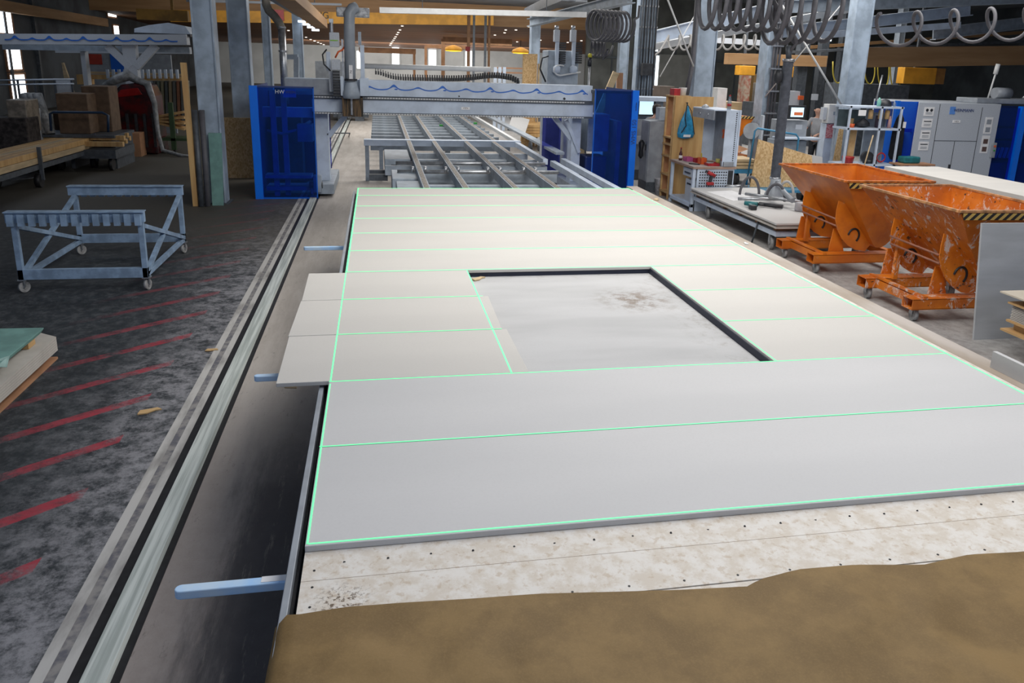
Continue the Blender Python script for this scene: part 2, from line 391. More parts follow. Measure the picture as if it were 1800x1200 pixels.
# rail let into the floor
struct('trim_2', B(-1.31, -1.25, -3, 40, 0, .006), stonem)
struct('trim_3', B(-1.25, -1.15, -3, 40, 0, .004), dustm)
struct('trim_4', B(-1.20, -1.145, -3, 40, 0, .0055), stonem)
m = MB(); m.box(-1.145, -1.09, -3, 40, 0, .004); m.box(-.955, -.915, -3, 40, 0, .004)
struct('trim_5', m, black)
rail = obj('floor_rail', MB().prism([(-1.09, -3, .004), (-.955, -3, .004), (-.965, -3, .03), (-1.08, -3, .03)], (0, 43, 0)), railm)
tag(rail, 'long worn steel rail set in the concrete floor left of the big table', 'rail')
struct('trim_6', B(.62, .64, 17, 40, 0, .004), black)
# far windows, each with its pane
for k, (u0_, u1_, v0, v1) in enumerate(((628, 637, 90, 120), (690, 701, 84, 120), (754, 766, 88, 121), (818, 829, 90, 122))):
    p = at(u0_, v1, 79.9); q = at(u1_, v0, 79.9)
    f = struct('window_%d' % (k+1), MB().box(p.x-.12, q.x+.12, 79.78, 80, p.z-.12, q.z+.12), wallf)
    pn = obj('pane', MB().box(p.x, q.x, 79.74, 79.77, p.z, q.z), dayl, f)
# windows of the left wall
def lwin(k, u0_, v0, u1_, v1):
    a = ax(u0_, v0, -14.9); b = ax(u1_, v1, -14.9)
    y0, y1 = sorted((a.y, b.y)); z0, z1 = sorted((a.z, b.z))
    f = struct('window_%d' % k, MB().box(-15, -14.92, y0-.08, y1+.25, z0-.1, z1+.1), woodR)
    obj('pane', MB().box(-14.92, -14.89, y0, y1, z0, z1), dayl, f)
lwin(5, 0, 57, 17, 15); lwin(6, 17, 122, 34, 86); lwin(7, 27, 190, 42, 131); lwin(8, 191, 28, 202, 6); lwin(9, 202, 61, 208, 46)
for k, v in enumerate(((1151, 1157, 75, 90), (1150, 1158, 98, 150))):
    p = at(v[0], v[3], 35.8); q = at(v[1], v[2], 35.8)
    f = struct('window_%d' % (10+k), MB().box(p.x-.08, q.x+.08, 35.78, 35.9, p.z-.08, q.z+.08), walld)
    obj('pane', MB().box(p.x, q.x, 35.74, 35.78, p.z, q.z), dayl, f)
for k, v in enumerate(((1455, 1461, 66, 72), (1700, 1722, 21, 31), (1688, 1708, 71, 75), (1706, 1716, 52, 54))):
    p = at(v[0], v[3], 35.8); q = at(v[1], v[2], 35.8)
    f = struct('window_%d' % (12+k), MB().box(p.x-.08, q.x+.08, 35.78, 35.9, p.z-.08, q.z+.08), walld)
    obj('pane', MB().box(p.x, q.x, 35.74, 35.78, p.z, q.z), dayl, f)
x0 = at(1030, 100, 36).x
m = MB(); m.box(x0, 30, 36, 36.2, 0, 6)
struct('wall_rear', m, wallg).name = 'wall_right'
m = MB()
for u in range(0, 14): m.box(x0+.2+u*1.1, x0+.26+u*1.1, 35.95, 36, 0, 4.2)
m.box(x0, 30, 35.93, 36, 3.1, 3.2)
struct('trim_7', m, walld)
m = MB()
for y in range(8, 40, 3): m.box(-15, -14.85, y, y+.18, 0, 6)
struct('trim_8', m, steelD)

# ================================================================== COLUMNS
def hcol(name, label, x0, x1, y, depth, z1, m=colm, fl=.03):
    r = thing(name, label, 'column', ((x0+x1)/2, y+depth/2, 0), 'steel building columns')
    obj('flange', B(x0, x0+fl, y, y+depth, 0, z1), m, r, .004); obj('flange', B(x1-fl, x1, y, y+depth, 0, z1), m, r, .004)
    obj('web', B(x0+fl, x1-fl, y+depth*.06, y+depth*.12, 0, z1), m, r)
    obj('base_plate', B(x0-.06, x1+.06, y-.06, y+depth+.06, 0, .02), steelD, r)
    return r
hcol('steel_column', 'blue-grey steel column with a green board and dark pipes leaning on its foot', -2.95, -2.58, 12.95, .38, 6)
hcol('steel_column', 'blue-grey steel column rising behind the brown strand board left of the blue booth', -2.98, -2.54, 16.7, .38, 6)
hcol('steel_column', 'wide pale blue steel column behind the timber board with the blue bag', 7.22, 7.68, 14.3, .3, 6)
hcol('steel_column', 'tall grey steel column beside the metal rack near the man in the grey shirt', 10.78, 11.22, 14.0, .3, 6)
hcol('steel_column', 'grey steel column with cable tray rising right of the spiral hoses over the bridge', 6.75, 7.2, 17.0, .3, 6)
hcol('steel_column', 'slim grey steel column carrying pipes directly behind the dark vertical lifting hose', 10.8, 11.05, 18.0, .5, 6)
p = at(933, 95, 30).x; q = at(949, 95, 30).x
hcol('steel_column', 'short pale column behind the bridge, above the upright strand board', p, q, 30, .4, 4.6)
p = at(548-73, 60, 21).x
for (u0_, u1_, y, lb) in ((464, 478, 22, 'thin grey column with a pipe flange just left of the galvanised duct'), (517, 534, 24, 'round-edged grey column right of the galvanised duct behind the booth'),
                     (1403, 1420, 24, 'dark grey column left of the man in the grey shirt'), (1440, 1453, 25, 'dark column between the man and the white wall cabinet'),
                     (1475, 1484, 26, 'thin dark column seen just left of the tall grey column'), (1573, 1583, 24, 'grey column left of the yellow hoist over the grey machine'),
                     (1088, 1104, 24, 'pale grey column behind the spiral hoses over the bridge')):
    a = at(u0_, 120, y).x; b = at(u1_, 120, y).x
    hcol('steel_column', lb, a, b, y, .3, 5.2 if y < 24 else 6, colm if u0_ < 600 or u0_ == 1088 else steelD if u0_ < 1500 else steel)
# cables and conduits on columns
r = thing('cable_tray', 'bundle of dark conduits running up the grey column right of the spiral hoses', 'cable tray', (6.95, 16.9, 0))
for k in range(6): obj('conduit', MB().cyl((6.8+k*.075, 16.93, .6), (6.8+k*.075, 16.93, 6), .022, 8), dark if k % 2 else steelD, r, sm=True)
for k in range(9): obj('clip', B(6.76, 7.22, 16.94, 16.985, 1.2+k*.5, 1.24+k*.5), zinc, r)
obj('switch_box', B(6.82, 7.08, 16.7, 16.9, 2.55, 2.85), dark, r, .01)
r = thing('cable_tray', 'ladder of grey pipes on the slim column behind the dark lifting hose', 'cable tray', (10.92, 17.9, 0))
for k in range(3): obj('conduit', MB().cyl((10.95+k*.09, 17.92, .6), (10.95+k*.09, 17.92, 6), .035, 8), hosem, r, sm=True)
for k in range(8): obj('clip', B(10.88, 11.2, 17.86, 17.98, 1.0+k*.6, 1.04+k*.6), zinc, r)
r = obj('downpipe', MB().tube([(7.12, 14.25, 6), (7.12, 14.25, 2.9), (7.08, 14.22, 2.6), (7.0, 14.15, 2.2)], .055, 10), hosem, sm=True)
tag(r, 'dark grey pipe running down the left side of the wide pale column', 'pipe')

# ================================================================== WALL ELEMENT AND ITS TABLE
TZ = 1.08
r = thing('assembly_table', 'long low steel assembly table carrying the pale board wall element', 'table', (1.9, 2.5, 0))
obj('edge_rail', B(-.055, -.03, -3, 8.1, .90, 1.04), greym, r, .003)
obj('edge_rail', B(-.028, -.018, -3, 8.1, .86, 1.0), black, r)
obj('side_ledge', B(3.93, 4.1, -3, 8.6, .99, 1.03), dirtw, r, .004, label='worn wooden ledge along the right side')
obj('ledge_wall', B(3.86, 3.93, -3, 8.6, .86, .985), kedge, r)
obj('frame_beam', B(.05, .2, -3, 8.0, .72, .86), steelD, r); obj('frame_beam', B(3.6, 3.85, -3, 8.4, .72, .86), steelD, r)
for k in range(6): obj('cross_beam', B(.2, 3.6, -2.5+k*2.05, -2.38+k*2.05, .74, .86), steelD, r)
for k in range(5):
    for x in (.32, 3.4): obj('leg', B(x, x+.14, -2.2+k*2.4, -2.06+k*2.4, 0, .74), steelD, r)
# support arms sticking out to the left
for k, (x0, x1, y, z, lb) in enumerate(((-.47, .6, .06, .86, 'pale blue support arm nearest the brown paper, jutting out left of the table'), (-.48, .6, 2.06, .86, 'pale blue support arm sticking out from under the overhanging board corner'),
                           (-.48, .6, 5.45, .86, 'thin blue support arm furthest along the left side of the table'))):
    m = MB(); n = 8; ring = [(x0+.022-.022*math.sin(a), y+.022-.022*math.cos(a)*1., z) for a in [PI*i/n for i in range(n+1)]]
    m.prism(ring+[(x1, y+.044, z), (x1, y, z)], (0, 0, .035))
    a = thing('support_arm', lb, 'support arm', (x0, y, z), 'blue support arms of the table')
    obj('bar', m, supm, a, .004)
    if k == 0: obj('tape', B(-.17, -.06, y+.01, y+.043, z+.035, z+.037), paper, a)
# panel body
r = thing('element_core', 'large flat wall element core with a rectangular opening, lying on the table', 'wall panel', (1.9, 3.5, .86))
HX0, HX1, HY0, HY1 = .99, 2.61, 1.49, 3.77
def ringmesh(x0, x1, y0, y1, z0, z1):
    m = MB()
    m.box(x0, x1, y0, HY0, z0, z1); m.box(x0, x1, HY1, y1, z0, z1); m.box(x0, HX0, HY0, HY1, z0, z1); m.box(HX1, x1, HY0, HY1, z0, z1); return m
obj('sheathing_board', ringmesh(0, 3.88, -.385, 8.1, 1.0, 1.053), ferm, r)
obj('sheathing_board', B(0, 3.88, -3, -.392, 1.0, 1.053), ferm, r)
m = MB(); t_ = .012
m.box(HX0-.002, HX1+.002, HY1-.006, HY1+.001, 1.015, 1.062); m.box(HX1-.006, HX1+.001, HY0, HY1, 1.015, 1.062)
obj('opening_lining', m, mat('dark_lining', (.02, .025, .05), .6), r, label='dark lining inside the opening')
obj('inner_board', B(HX0, HX1, HY0, HY1, 1.0, 1.015), gypi, r, label='dusty grey board at the bottom of the opening')
for k in range(24):
    u = .10+k*.125 if k else .03
    obj('screw_head', MB().cyl((.14+k*.152, -.075+random.uniform(-.006, .006), 1.053), (.14+k*.152, -.075, 1.0545), .0042, 8), black, r)
for k in range(16): obj('screw_head', MB().cyl((.9+k*.2, -.355, 1.053), (.9+k*.2, -.355, 1.0545), .0046, 8), black, r)
for y in (-.11, -.2, -.3): obj('screw_head', MB().cyl((.04, y, 1.053), (.04, y, 1.0545), .0046, 8), black, r)
obj('seam', B(0, 3.88, -.166, -.1645, 1.053, 1.0534), kedge, r)
# gypsum boards
GW = .75; G = 'pale gypsum boards laid across the table'
def gb(lb, x0, x1, y0, y1, z0=1.054, z1=1.079, sk=0., tip=(0, 0)):
    m = MB(); p = [(x0, y0, z0+tip[0]), (x1, y0, z0+tip[1]), (x1+sk, y1-.003, z0+tip[1]), (x0+sk, y1-.003, z0+tip[0])]
    m.prism(p, (0, 0, z1-z0)); o = obj('gypsum_board', m, gypm if y1 <= 1.6 else gypw, bev=.003); return tag(o, lb, 'board', G)
names = ['front', 'second']
gb('full width pale gypsum board at the front edge, next to the brown paper', 0, 3.80, 0, GW)
gb('second full width pale gypsum board from the front, bordering the opening', 0, 3.80, GW, 2*GW)
for k, w_ in ((5, 'full width gypsum board directly behind the opening'), (6, 'second full width gypsum board behind the opening'), (7, 'third full width gypsum board behind the opening'),
             (8, 'fourth full width gypsum board behind the opening'), (9, 'fifth full width gypsum board behind the opening, last of full depth')):
    gb(w_, 0, 3.80, k*GW, (k+1)*GW)
gb('narrow full width gypsum strip at the far end towards the bridge', 0, 3.80, 10*GW, 8.09)
gb('short gypsum board right of the opening, nearest the front', HX1, 3.80, 2*GW, 3*GW)
gb('short gypsum board right of the opening, middle of three', HX1, 3.80, 3*GW, 4*GW)
gb('short gypsum board right of the opening, furthest back', HX1, 3.80, 4*GW, 5*GW)
gb('loose gypsum board overhanging the left edge, lowest of three in the picture', -.275, 1.10, 1.503, 2.247, 1.0555, 1.0795, -.01, (.0, 0))
gb('loose gypsum board overhanging the left edge, middle of three', -.290, 1.06, 2.253, 2.997, 1.0555, 1.0795, .01, (.0, 0))
gb('loose gypsum board overhanging the left edge, furthest back of three', -.275, 1.0, 3.003, 3.745, 1.0555, 1.0795, -.01, (.0, 0))
# laser lines
r = thing('laser_outline', 'pale green laser lines projected on the gypsum boards', 'laser lines', (1.9, 4, 1.08))
def las(p, q, w_=.007, z=1.0935):
    m = MB().beam((p[0], p[1], p[2] if len(p) > 2 else z), (q[0], q[1], q[2] if len(q) > 2 else z), w_, .0012); obj('laser_line', m, lasm, r)
l_ = 1.0800
las((.012, .012, l_), (3.785, .012, l_)); las((0.008, .012, l_), (.008, 1.46, l_)); las((.008, 1.5, l_), (.008, 3.74, l_), .008); las((.010, 3.76, l_), (.010, 8.08, l_), .014)
las((3.787, 0, l_), (3.787, 8.08, l_), .012); las((0, 8.07, l_), (3.79, 8.07, l_), .018)
las((0, .752, l_), (3.79, .752, l_)); las((0, 1.494, l_), (3.79, 1.494, l_)); las((0, 3.765, l_), (3.79, 3.765, l_), .012)
las((.008, 2.25, l_), (1.06, 2.25, l_), .008); las((.008, 3.0, l_), (1.03, 3.0, l_), .009); las((1.0, 1.50, l_), (.994, 3.74, l_), .009)
las((2.622, 1.5, l_), (2.622, 3.76, l_)); las((2.62, 2.25, l_), (3.79, 2.25, l_)); las((2.62, 3.0, l_), (3.79, 3.0, l_))
for k in range(6, 11): las((0, k*GW, l_), (3.79, k*GW, l_), .014)
# wood chips and scraps
def scrap(lb, x, y, z, s, m_, cat='offcut', a=0.):
    c, sn = math.cos(a), math.sin(a)
    pts = [(x+s*(px*c-py*sn), y+s*(px*sn+py*c), z) for px, py in ((-1, -.25), (-.3, -.45), (.5, -.2), (1, -.35), (.8, .2), (.1, .3), (-.6, .45))]
    return tag(obj('wood_chip', MB().prism(pts, (0, 0, .012)), m_, bev=.002), lb, cat)
scrap('curled tan scrap in the far left corner of the opening', 1.08, 3.68, 1.017, .07, woodL, a=.8)
scrap('torn pale cardboard scrap on the floor beside the overhanging boards', -.52, 4.05, .001, .13, woodL, a=1.9)
scrap('small brown chip on the floor left of the floor rail', -1.55, 3.62, .001, .09, wood, a=.5)
scrap('tiny brown chip on the pale border of the floor rail', -1.33, 4.95, .007, .06, wood, a=.2)
scrap('brown scrap of board on the ledge near the far right corner of the table', 3.97, 7.4, 1.031, .08, woodL, a=1.2)
scrap('white scrap on the right table ledge opposite the orange skip caster', 4.0, 4.75, 1.031, .045, white, a=1.5)
o = obj('board_strip', B(4.0, 4.03, -.6, 1.36, 1.031, 1.135), gypm); tag(o, 'grey board strip standing on edge on the right ledge at the picture edge', 'board strip')
# brown paper
nx, ny = 110, 60
fp = [(-.02, -.335), (.0, -.34), (.16, -.325), (.32, -.33), (.55, -.345), (.79, -.355), (1.05, -.385), (1.27, -.41), (1.50, -.43), (1.56, -.40), (1.72, -.37), (1.94, -.375), (2.2, -.41), (2.30, -.395), (2.41, -.38), (2.63, -.395), (3.2, -.42), (4.2, -.45)]
def yf(x):
    if x <= fp[0][0]: return fp[0][1]
    for (a, b), (c, d) in zip(fp, fp[1:]):
        if x <= c: return b+(d-b)*(x-a)/(c-a)
    return fp[-1][1]
m = MB(); vs = []
for j in range(ny+1):
    for i in range(nx+1):
        s_ = -.30+4.3*i/nx; v = (j/ny)**1.5
        y = yf(max(s_, -.02))*(1-v)-3.0*v
        if s_ < -.03:
            dn = -.03-s_; x = -.055-.55*dn*(.5+v*1.4)*(.6); z = 1.062-dn*.95
            y -= dn*.5*(1-v)
        else:
            x = s_; z = 1.0585
        n1 = noise.noise(Vector((x*1.6, y*2.2, 1.3))); n2 = noise.noise(Vector((x*5+y*3, y*6-x*2, 5.1)))
        edge = min(1, v*12+.04)
        z += (.022*abs(n1)+.011*n2+.006*abs(noise.noise(Vector((x*11, y*9, 2.2)))))*edge+.012*math.exp(-((x-1.75+.55*(y+.4))/.06)**2)*edge+.014*math.exp(-((x-2.2-.7*(y+.4))/.07)**2)*edge+.006*max(0, noise.noise(Vector((x*2.5, 3, y))))
        vs.append((x, y, max(z, 1.0565) if s_ > -.02 else z))
m.add(vs, [(j*(nx+1)+i, j*(nx+1)+i+1, (j+1)*(nx+1)+i+1, (j+1)*(nx+1)+i) for j in range(ny) for i in range(nx)])
o = obj('kraft_paper_sheet', m, kraftm, sm=True); tag(o, 'crumpled brown kraft paper sheet covering the near end of the table', 'paper')
so = o.modifiers.new('s', 'SOLIDIFY'); so.thickness = .0012; so.offset = 1

# ================================================================== CONVEYOR TABLE BEYOND
r = thing('conveyor_table', 'grey steel slatted conveyor table running under the portal bridge', 'conveyor table', (2, 16, 0))
for (y0, y1, xs) in ((8.75, 15.8, (.95, 1.53, 2.28, 2.93)), (16.15, 27, (.95, 1.53, 2.3, 3.0))):
    for x in xs:
        b = obj('support_rail', B(x-.03, x+.075, y0, y1, .80, .95), steel, r, .004)
        obj('wear_strip', B(x-.012, x+.057, y0, y1, .95, .956), mat('worn_rail_top', (.26, .22, .18), .5, .2, .4, 20) if 'worn_rail_top' not in bpy.data.materials else bpy.data.materials['worn_rail_top'], b)
obj('side_rail', B(3.56, 3.66, 8.7, 12.3, .84, .95), steelL, r, .006); obj('side_rail', B(3.46, 3.56, 12.5, 15.8, .84, .95), steelL, r, .006)
obj('side_rail', B(3.84, 3.94, 8.7, 12.6, .86, .96), steelL, r, .006); obj('side_rail', B(3.52, 3.62, 16.2, 26.5, .86, .95), white, r, .006)
obj('side_rail', B(4.1, 4.3, 14.2, 26, .84, .9), steel, r, .006)
for k, y in enumerate((9.3, 10.1, 11.6, 12.5, 13.5, 14.6)):
    obj('cross_member', B(.55 if k < 3 else .4, 3.55, y, y+.12, .62, .80), steel, r, .004)
for y in (9.75, 12.0, 15.2): obj('cross_member', B(.9, 3.5, y, y+.1, .45, .6), steel, r, .004)
obj('main_cross_beam', B(-.04, 3.62, 15.85, 16.1, .82, .96), steelL, r, .006)
for k in range(11):
    y = 16.7+k*.95; obj('cross_member', B(.1, 3.5, y, y+.12, .62, .79), steel, r, .004)
for (x, y) in ((.3, 16.0), (-.02, 15.95)): obj('leg', MB().box(x, x+.09, y-.04, y+.06, .06, .82).cyl((x+.045, y, 0), (x+.045, y, .1), .05), steel, r)
for y in (9.3, 12.5, 16.8, 21, 25):
    for x in (.6, 1.9, 3.3): obj('leg', B(x, x+.12, y, y+.12, 0, .62), steel, r)
for (x0, x1, y0, y1, z0, z1) in ((.55, .95, 9.1, 10.2, .45, .86), (.50, .93, 10.6, 11.7, .5, .84), (.4, .9, 12.9, 14.6, .55, .88)):
    b = obj('drive_box', B(x0, x1, y0, y1, z0, z1), steel, r, .012)
    obj('slot', B(x0+.12, x0+.24, y0-.004, y0, (z0+z1)/2, (z0+z1)/2+.06), black, b)
for x, y in ((.35, 12.6), (.35, 13.2)): obj('stub_arm', B(x-.25, x+.1, y, y+.12, .5, .62), steelD, r)
for y in (11.4, 12.6): obj('drive_shaft', MB().cyl((.6, y-.12, .86), (3.5, y-.12, .86), .035), zinc, r, sm=True)
for x in (.95, 1.53, 2.28, 2.93):
    for y in (11.28, 15.95):
        for s in (-.09, .13): obj('roller', MB().cyl((x+s-.02, y, .9), (x+s+.03, y, .9), .055, 12), zinc, r, sm=True)
for x, y in ((2.0, 20), (3.1, 21)): obj('sensor', B(x, x+.1, y, y+.1, .95, 1.0), mat('green_cap', (.03, .3, .05), .4), r)
# boards and trolley seen beyond the right rail
# ================================================================== PORTAL BRIDGE
YB = 13.9
r = thing('portal_bridge', 'pale grey gantry bridge with a blue wave line spanning the conveyor between blue booths', 'gantry', (1.9, 14.1, 0))
br = obj('upper_beam', B(-1.5, 4.78, YB, YB+.4, 2.02, 2.34), steelL, r, .008)
obj('lower_beam', B(-1.0, 4.82, YB+.02, YB+.36, 1.69, 1.95), steelL, r, .006)
obj('rail_strip', B(-1.0, 4.8, YB-.03, YB+.3, 1.955, 2.015), steelD, r); obj('rail_strip', B(-1.0, 4.8, YB-.02, YB+.3, 1.655, 1.688), steelD, r)
for z in (1.975, 1.66):
    m = MB()
    for k in range(100): x = -.98+k*.056; m.box(x, x+.044, YB-.036, YB-.03, z, z+.022)
    obj('scale_tape', m, white, r)
obj('left_end_plate', B(-1.5, -.56, YB-.01, YB-.002, 2.02, 2.33), greym, r)
# wave motif
m = MB(); N_ = 240; top = []; bot = []
for i in range(N_+1):
    x = .12+4.56*i/N_; ph = (x-.12)/.92*2*PI
    def wv(x):
        f = ((x-.5)/.985) % 1.; g = ((x-.5-.49)/.985) % 1.
        big = math.exp(-((f-.12)/.075)**2)*.062 if f < .6 else math.exp(-((f-1.12)/.075)**2)*.062
        sm = math.exp(-((g-.12)/.09)**2)*.032 if g < .6 else math.exp(-((g-1.12)/.09)**2)*.032
        return 2.165+big+sm+.01*math.sin(x*13)
    c = wv(x); h = min(.03, .012+.30*max(0, c-2.19))
    top.append((x, YB-.003, c+h)); bot.append((x, YB-.003, c-h))
for i in range(N_):
    m.prism([bot[i], bot[i+1], top[i+1], top[i]], (0, -.002, 0))
for k in range(5):
    cx = .66+k*.985
    m.prism([(cx+.035*math.cos(a), YB-.003, 2.168+.014*math.sin(a)) for a in [2*PI*j/12 for j in range(12)]], (0, -.002, 0))
obj('wave_line', m, wave, r)
lab = obj('label', B(1.99, 2.17, YB+.012, YB+.018, 1.79, 1.845), paper, r); text('marking', '\u2190Y\u2192' if False else '<Y>', .06, facing(2.08, YB+.011, 1.817), black, lab)
obj('bolt', MB().cyl((4.17, YB, 2.06), (4.17, YB-.02, 2.06), .025), dark, r); obj('bolt', MB().cyl((1.94, YB, 2.06), (1.94, YB-.02, 2.06), .015), dark, r)
# legs
for nm, x0, x1, sx in (('left', -.98, -.72, 1), ('right', 4.45, 4.66, -1)):
    g = obj('leg', B(x0, x1, 14.25, 14.6, .12, 1.68), steelL, r, .01)
    obj('foot_beam', B(x0-.1, x1+.1, 13.7, 16.0, .06, .26), steel, r, .01)
    xa = x1 if sx > 0 else x0
    obj('brace', MB().beam((xa, 14.3, 1.18), (xa+sx*.42, 14.3, 1.68), .1, .1, (0, 1, 0)), steelL, r)
    for y in (13.75, 15.8): obj('wheel', MB().cyl(((x0+x1)/2-.17, y, .1), ((x0+x1)/2-.09, y, .1), .07, 16), steelD, r, sm=True)
obj('brace', MB().beam((4.3, 14.2, 1.6), (4.62, 14.2, .9), .07, .1, (0, 1, 0)), steelL, r)
obj('rear_post', B(4.55, 4.67, 14.6, 15.9, .26, 1.7), steel, r, .01)
obj('motor_box', B(-1.02, -.86, 13.62, 13.8, .1, .45), steel, r, .02); obj('motor', MB().cyl((-1.1, 13.7, .25), (-.84, 13.7, .25), .07), steelD, r, sm=True)
# spindle head on the beam
h = thing('spindle_carriage', 'grey tool carriage with a tall suction tube riding on the bridge beam', 'machine head', (-.2, 13.6, 1.66))
obj('suction_tube', MB().tube([(-.23, 13.62, 2.3), (-.22, 13.62, 3.3), (-.21, 13.62, 3.58), (-.15, 13.64, 3.67), (-.08, 13.68, 3.7)], .105, 14), hosem if False else mat('tube_grey', (.33, .37, .42), .4, 0, .08, 4), h, sm=True)
obj('hood', MB().lathe((-.22, 13.65, 1.98), [(.17, 0), (.17, .1), (.115, .3), (.11, .38)], 16), steel, h, sm=True)
obj('collar', MB().cyl((-.22, 13.62, 2.32), (-.22, 13.62, 2.36), .125), dark, h)
obj('marking_plate', B(-.245, -.175, 13.498, 13.51, 2.36, 2.62), paper, h); text('marking', 'Z', .07, facing(-.21, 13.496, 2.49), black, h)
obj('side_plate', B(-.05, .12, 13.66, 13.89, 2.03, 2.38), steelL, h, .006); obj('side_plate', B(-.42, -.36, 13.6, 13.86, 2.03, 2.4), steelL, h, .006)
obj('guide_column', B(-.03, .05, 13.7, 13.8, 2.38, 3.0), steelL, h, .004); obj('guide_column', B(-.38, -.345, 13.68, 13.76, 2.38, 3.1), zinc, h)
obj('guide_column', B(-.06, .0, 13.7, 13.78, 3.0, 3.25), steel, h)
obj('drive_box', B(-.60, -.42, 13.6, 13.8, 2.95, 3.22), greyL, h, .008); obj('stripe', B(-.585, -.44, 13.592, 13.6, 3.06, 3.08), mat('lime', (.25, .55, .05), .5), h)
obj('terminal_box', B(-.58, -.41, 13.6, 13.78, 2.52, 2.72), greyL, h, .008); obj('actuator', MB().cyl((-.56, 13.7, 3.2), (-.56, 13.7, 3.42), .035).box(-.6, -.52, 13.66, 13.74, 3.4, 3.47), zinc, h)
obj('back_plate', B(-.68, -.6, 13.7, 13.85, 2.5, 2.86), steelL, h, .01); obj('back_plate', B(-.64, -.56, 13.72, 13.82, 2.1, 2.5), greyL, h)
m = MB()
for k in range(9): m.box(-.56, -.43, 13.55, 13.72, 2.02+k*.055, 2.065+k*.055)
obj('cable_chain', m, dark, h)
obj('cable', MB().tube([(-.5, 13.6, 2.75), (-.44, 13.58, 2.86), (-.36, 13.6, 2.9), (-.3, 13.7, 3.0)], .018), redo, h, sm=True)
obj('cable', MB().tube([(-.6, 13.62, 2.5), (-.72, 13.62, 2.62), (-.74, 13.62, 2.8), (-.66, 13.65, 2.9)], .015), dark, h, sm=True)
obj('tool_shaft', MB().cyl((-.22, 13.6, 1.66), (-.22, 13.6, 2.0), .025), zinc, h)
obj('brush_guard', B(-.40, .0, 13.62, 13.9, 1.63, 2.0), mat('rusty_brush', (.16, .10, .05), .8, 0, .5, 30, s3=(1, 1, .1), c2=(.02, .02, .02)), h)
obj('silver_duct', B(-.46, .17, 13.72, 13.9, 3.52, 3.7), foil, h, .02)
# energy chain lying on the bridge
r = thing('energy_chain', 'long black cable chain lying along the top of the bridge beam', 'cable chain', (1.2, 14.2, 2.34))
for k in range(60):
    x = .25+k*.05; z = 2.345+.09*math.exp(-((x-2.7)/.5)**2)+.10*math.exp(-((x-.25)/.25)**2); 
    if x > 3.05: z -= (x-3.05)*.3
    obj('link', MB().box(x, x+.035, 14.1, 14.27, z, z+.07).box(x+.005, x+.02, 14.1, 14.27, z+.07, z+.12), dark, r)
o = tag(obj('white_pipe', MB().cyl(at(640, 116, 15.2), at(862, 122, 15.2), .055, 14), white, sm=True), 'long white pipe running behind the bridge beam above the cable chain', 'pipe')
# ---- blue booths
r = thing('machine_booth', 'blue transparent machine booth at the left end of the bridge, by the strand board', 'booth', (-1.5, 13.5, 0))
obj('corner_post', B(-2.12, -1.97, 13.46, 13.56, 0, 2.19), mat('bright_blue_post', (.0, .17, .85), .35, 0, .04, 3), r, .004)
obj('front_pane', B(-1.97, -.93, 13.5, 13.512, .03, 2.18), acr, r)
obj('edge_frame', B(-.945, -.925, 13.49, 13.53, .0, 2.19), blue, r); obj('edge_frame', B(-1.97, -.93, 13.49, 13.53, .0, .03), blue, r); obj('edge_frame', B(-1.97, -.93, 13.49, 13.53, 2.16, 2.19), blueD, r)
obj('side_panel', B(-2.1, -2.08, 13.56, 15.9, .02, 2.17), blueD, r); obj('rear_pane', B(-1.03, -.75, 15.5, 15.52, .35, 1.6), acr2, r)
obj('rear_panel', B(-2.1, -1.05, 15.9, 15.93, 0, 2.0), blueD, r); obj('control_cabinet', B(-1.9, -1.35, 15.3, 15.8, .1, 1.65), steelD, r, .01)
pl = obj('name_plate', B(-1.50, -1.26, 13.515, 13.525, 1.98, 2.13), white, r); text('lettering', 'HW', .10, facing(-1.56, 13.498, 2.08), white, pl); text('lettering', 'WEIN', .075, facing(-1.36, 13.498, 2.08), blueD, pl)
for (a, b) in (((-1.75, 13.9, 0), (-1.75, 13.9, 2.1)), ((-1.55, 14.0, 0), (-1.55, 14.0, 2.1))): obj('inner_post', MB().beam(a, b, .1, .1), steel, r)
obj('inner_shelf', B(-1.95, -1.05, 13.7, 14.1, .38, .44), steel, r); obj('inner_shelf', B(-1.95, -1.05, 13.8, 14.3, .12, .2), steel, r); obj('drive_box', B(-1.3, -1.0, 13.8, 14.1, 1.1, 1.45), greym, r, .01)
obj('inner_beam', B(-2.0, -1.0, 14.2, 14.4, 1.55, 1.75), steelL, r, .01); obj('hose_bundle', MB().tube([(-1.9, 14, 1.3), (-1.6, 13.9, 1.25), (-1.3, 13.9, 1.33), (-1.05, 14, 1.5)], .03), hoseL, r, sm=True)
r = thing('machine_booth', 'blue transparent machine booth at the right end of the bridge, near the work bench', 'booth', (5.2, 13.5, 0))
po = obj('corner_post', B(5.54, 5.68, 13.46, 13.56, 0, 2.28), bpy.data.materials['bright_blue_post'], r, .004)
text('lettering', 'WMS 150', .13, facing(5.61, 13.455, 1.42, rot=1), blueD, po); text('lettering', 'multitec', .055, facing(5.625, 13.455, 1.95, rot=1), blueD, po)
obj('front_pane', B(4.74, 5.54, 13.5, 13.512, .03, 2.28), acr, r)
obj('edge_frame', B(4.73, 4.75, 13.49, 13.53, 0, 2.29), blue, r); obj('edge_frame', B(4.74, 5.54, 13.49, 13.53, 2.26, 2.29), blueD, r)
obj('side_panel', B(5.66, 5.68, 13.56, 15.9, .02, 2.27), blueD, r); obj('rear_pane', B(4.05, 4.5, 15.5, 15.52, .05, 1.6), acr2, r); obj('rear_frame', B(4.02, 4.05, 15.48, 15.54, .05, 1.62), white, r)
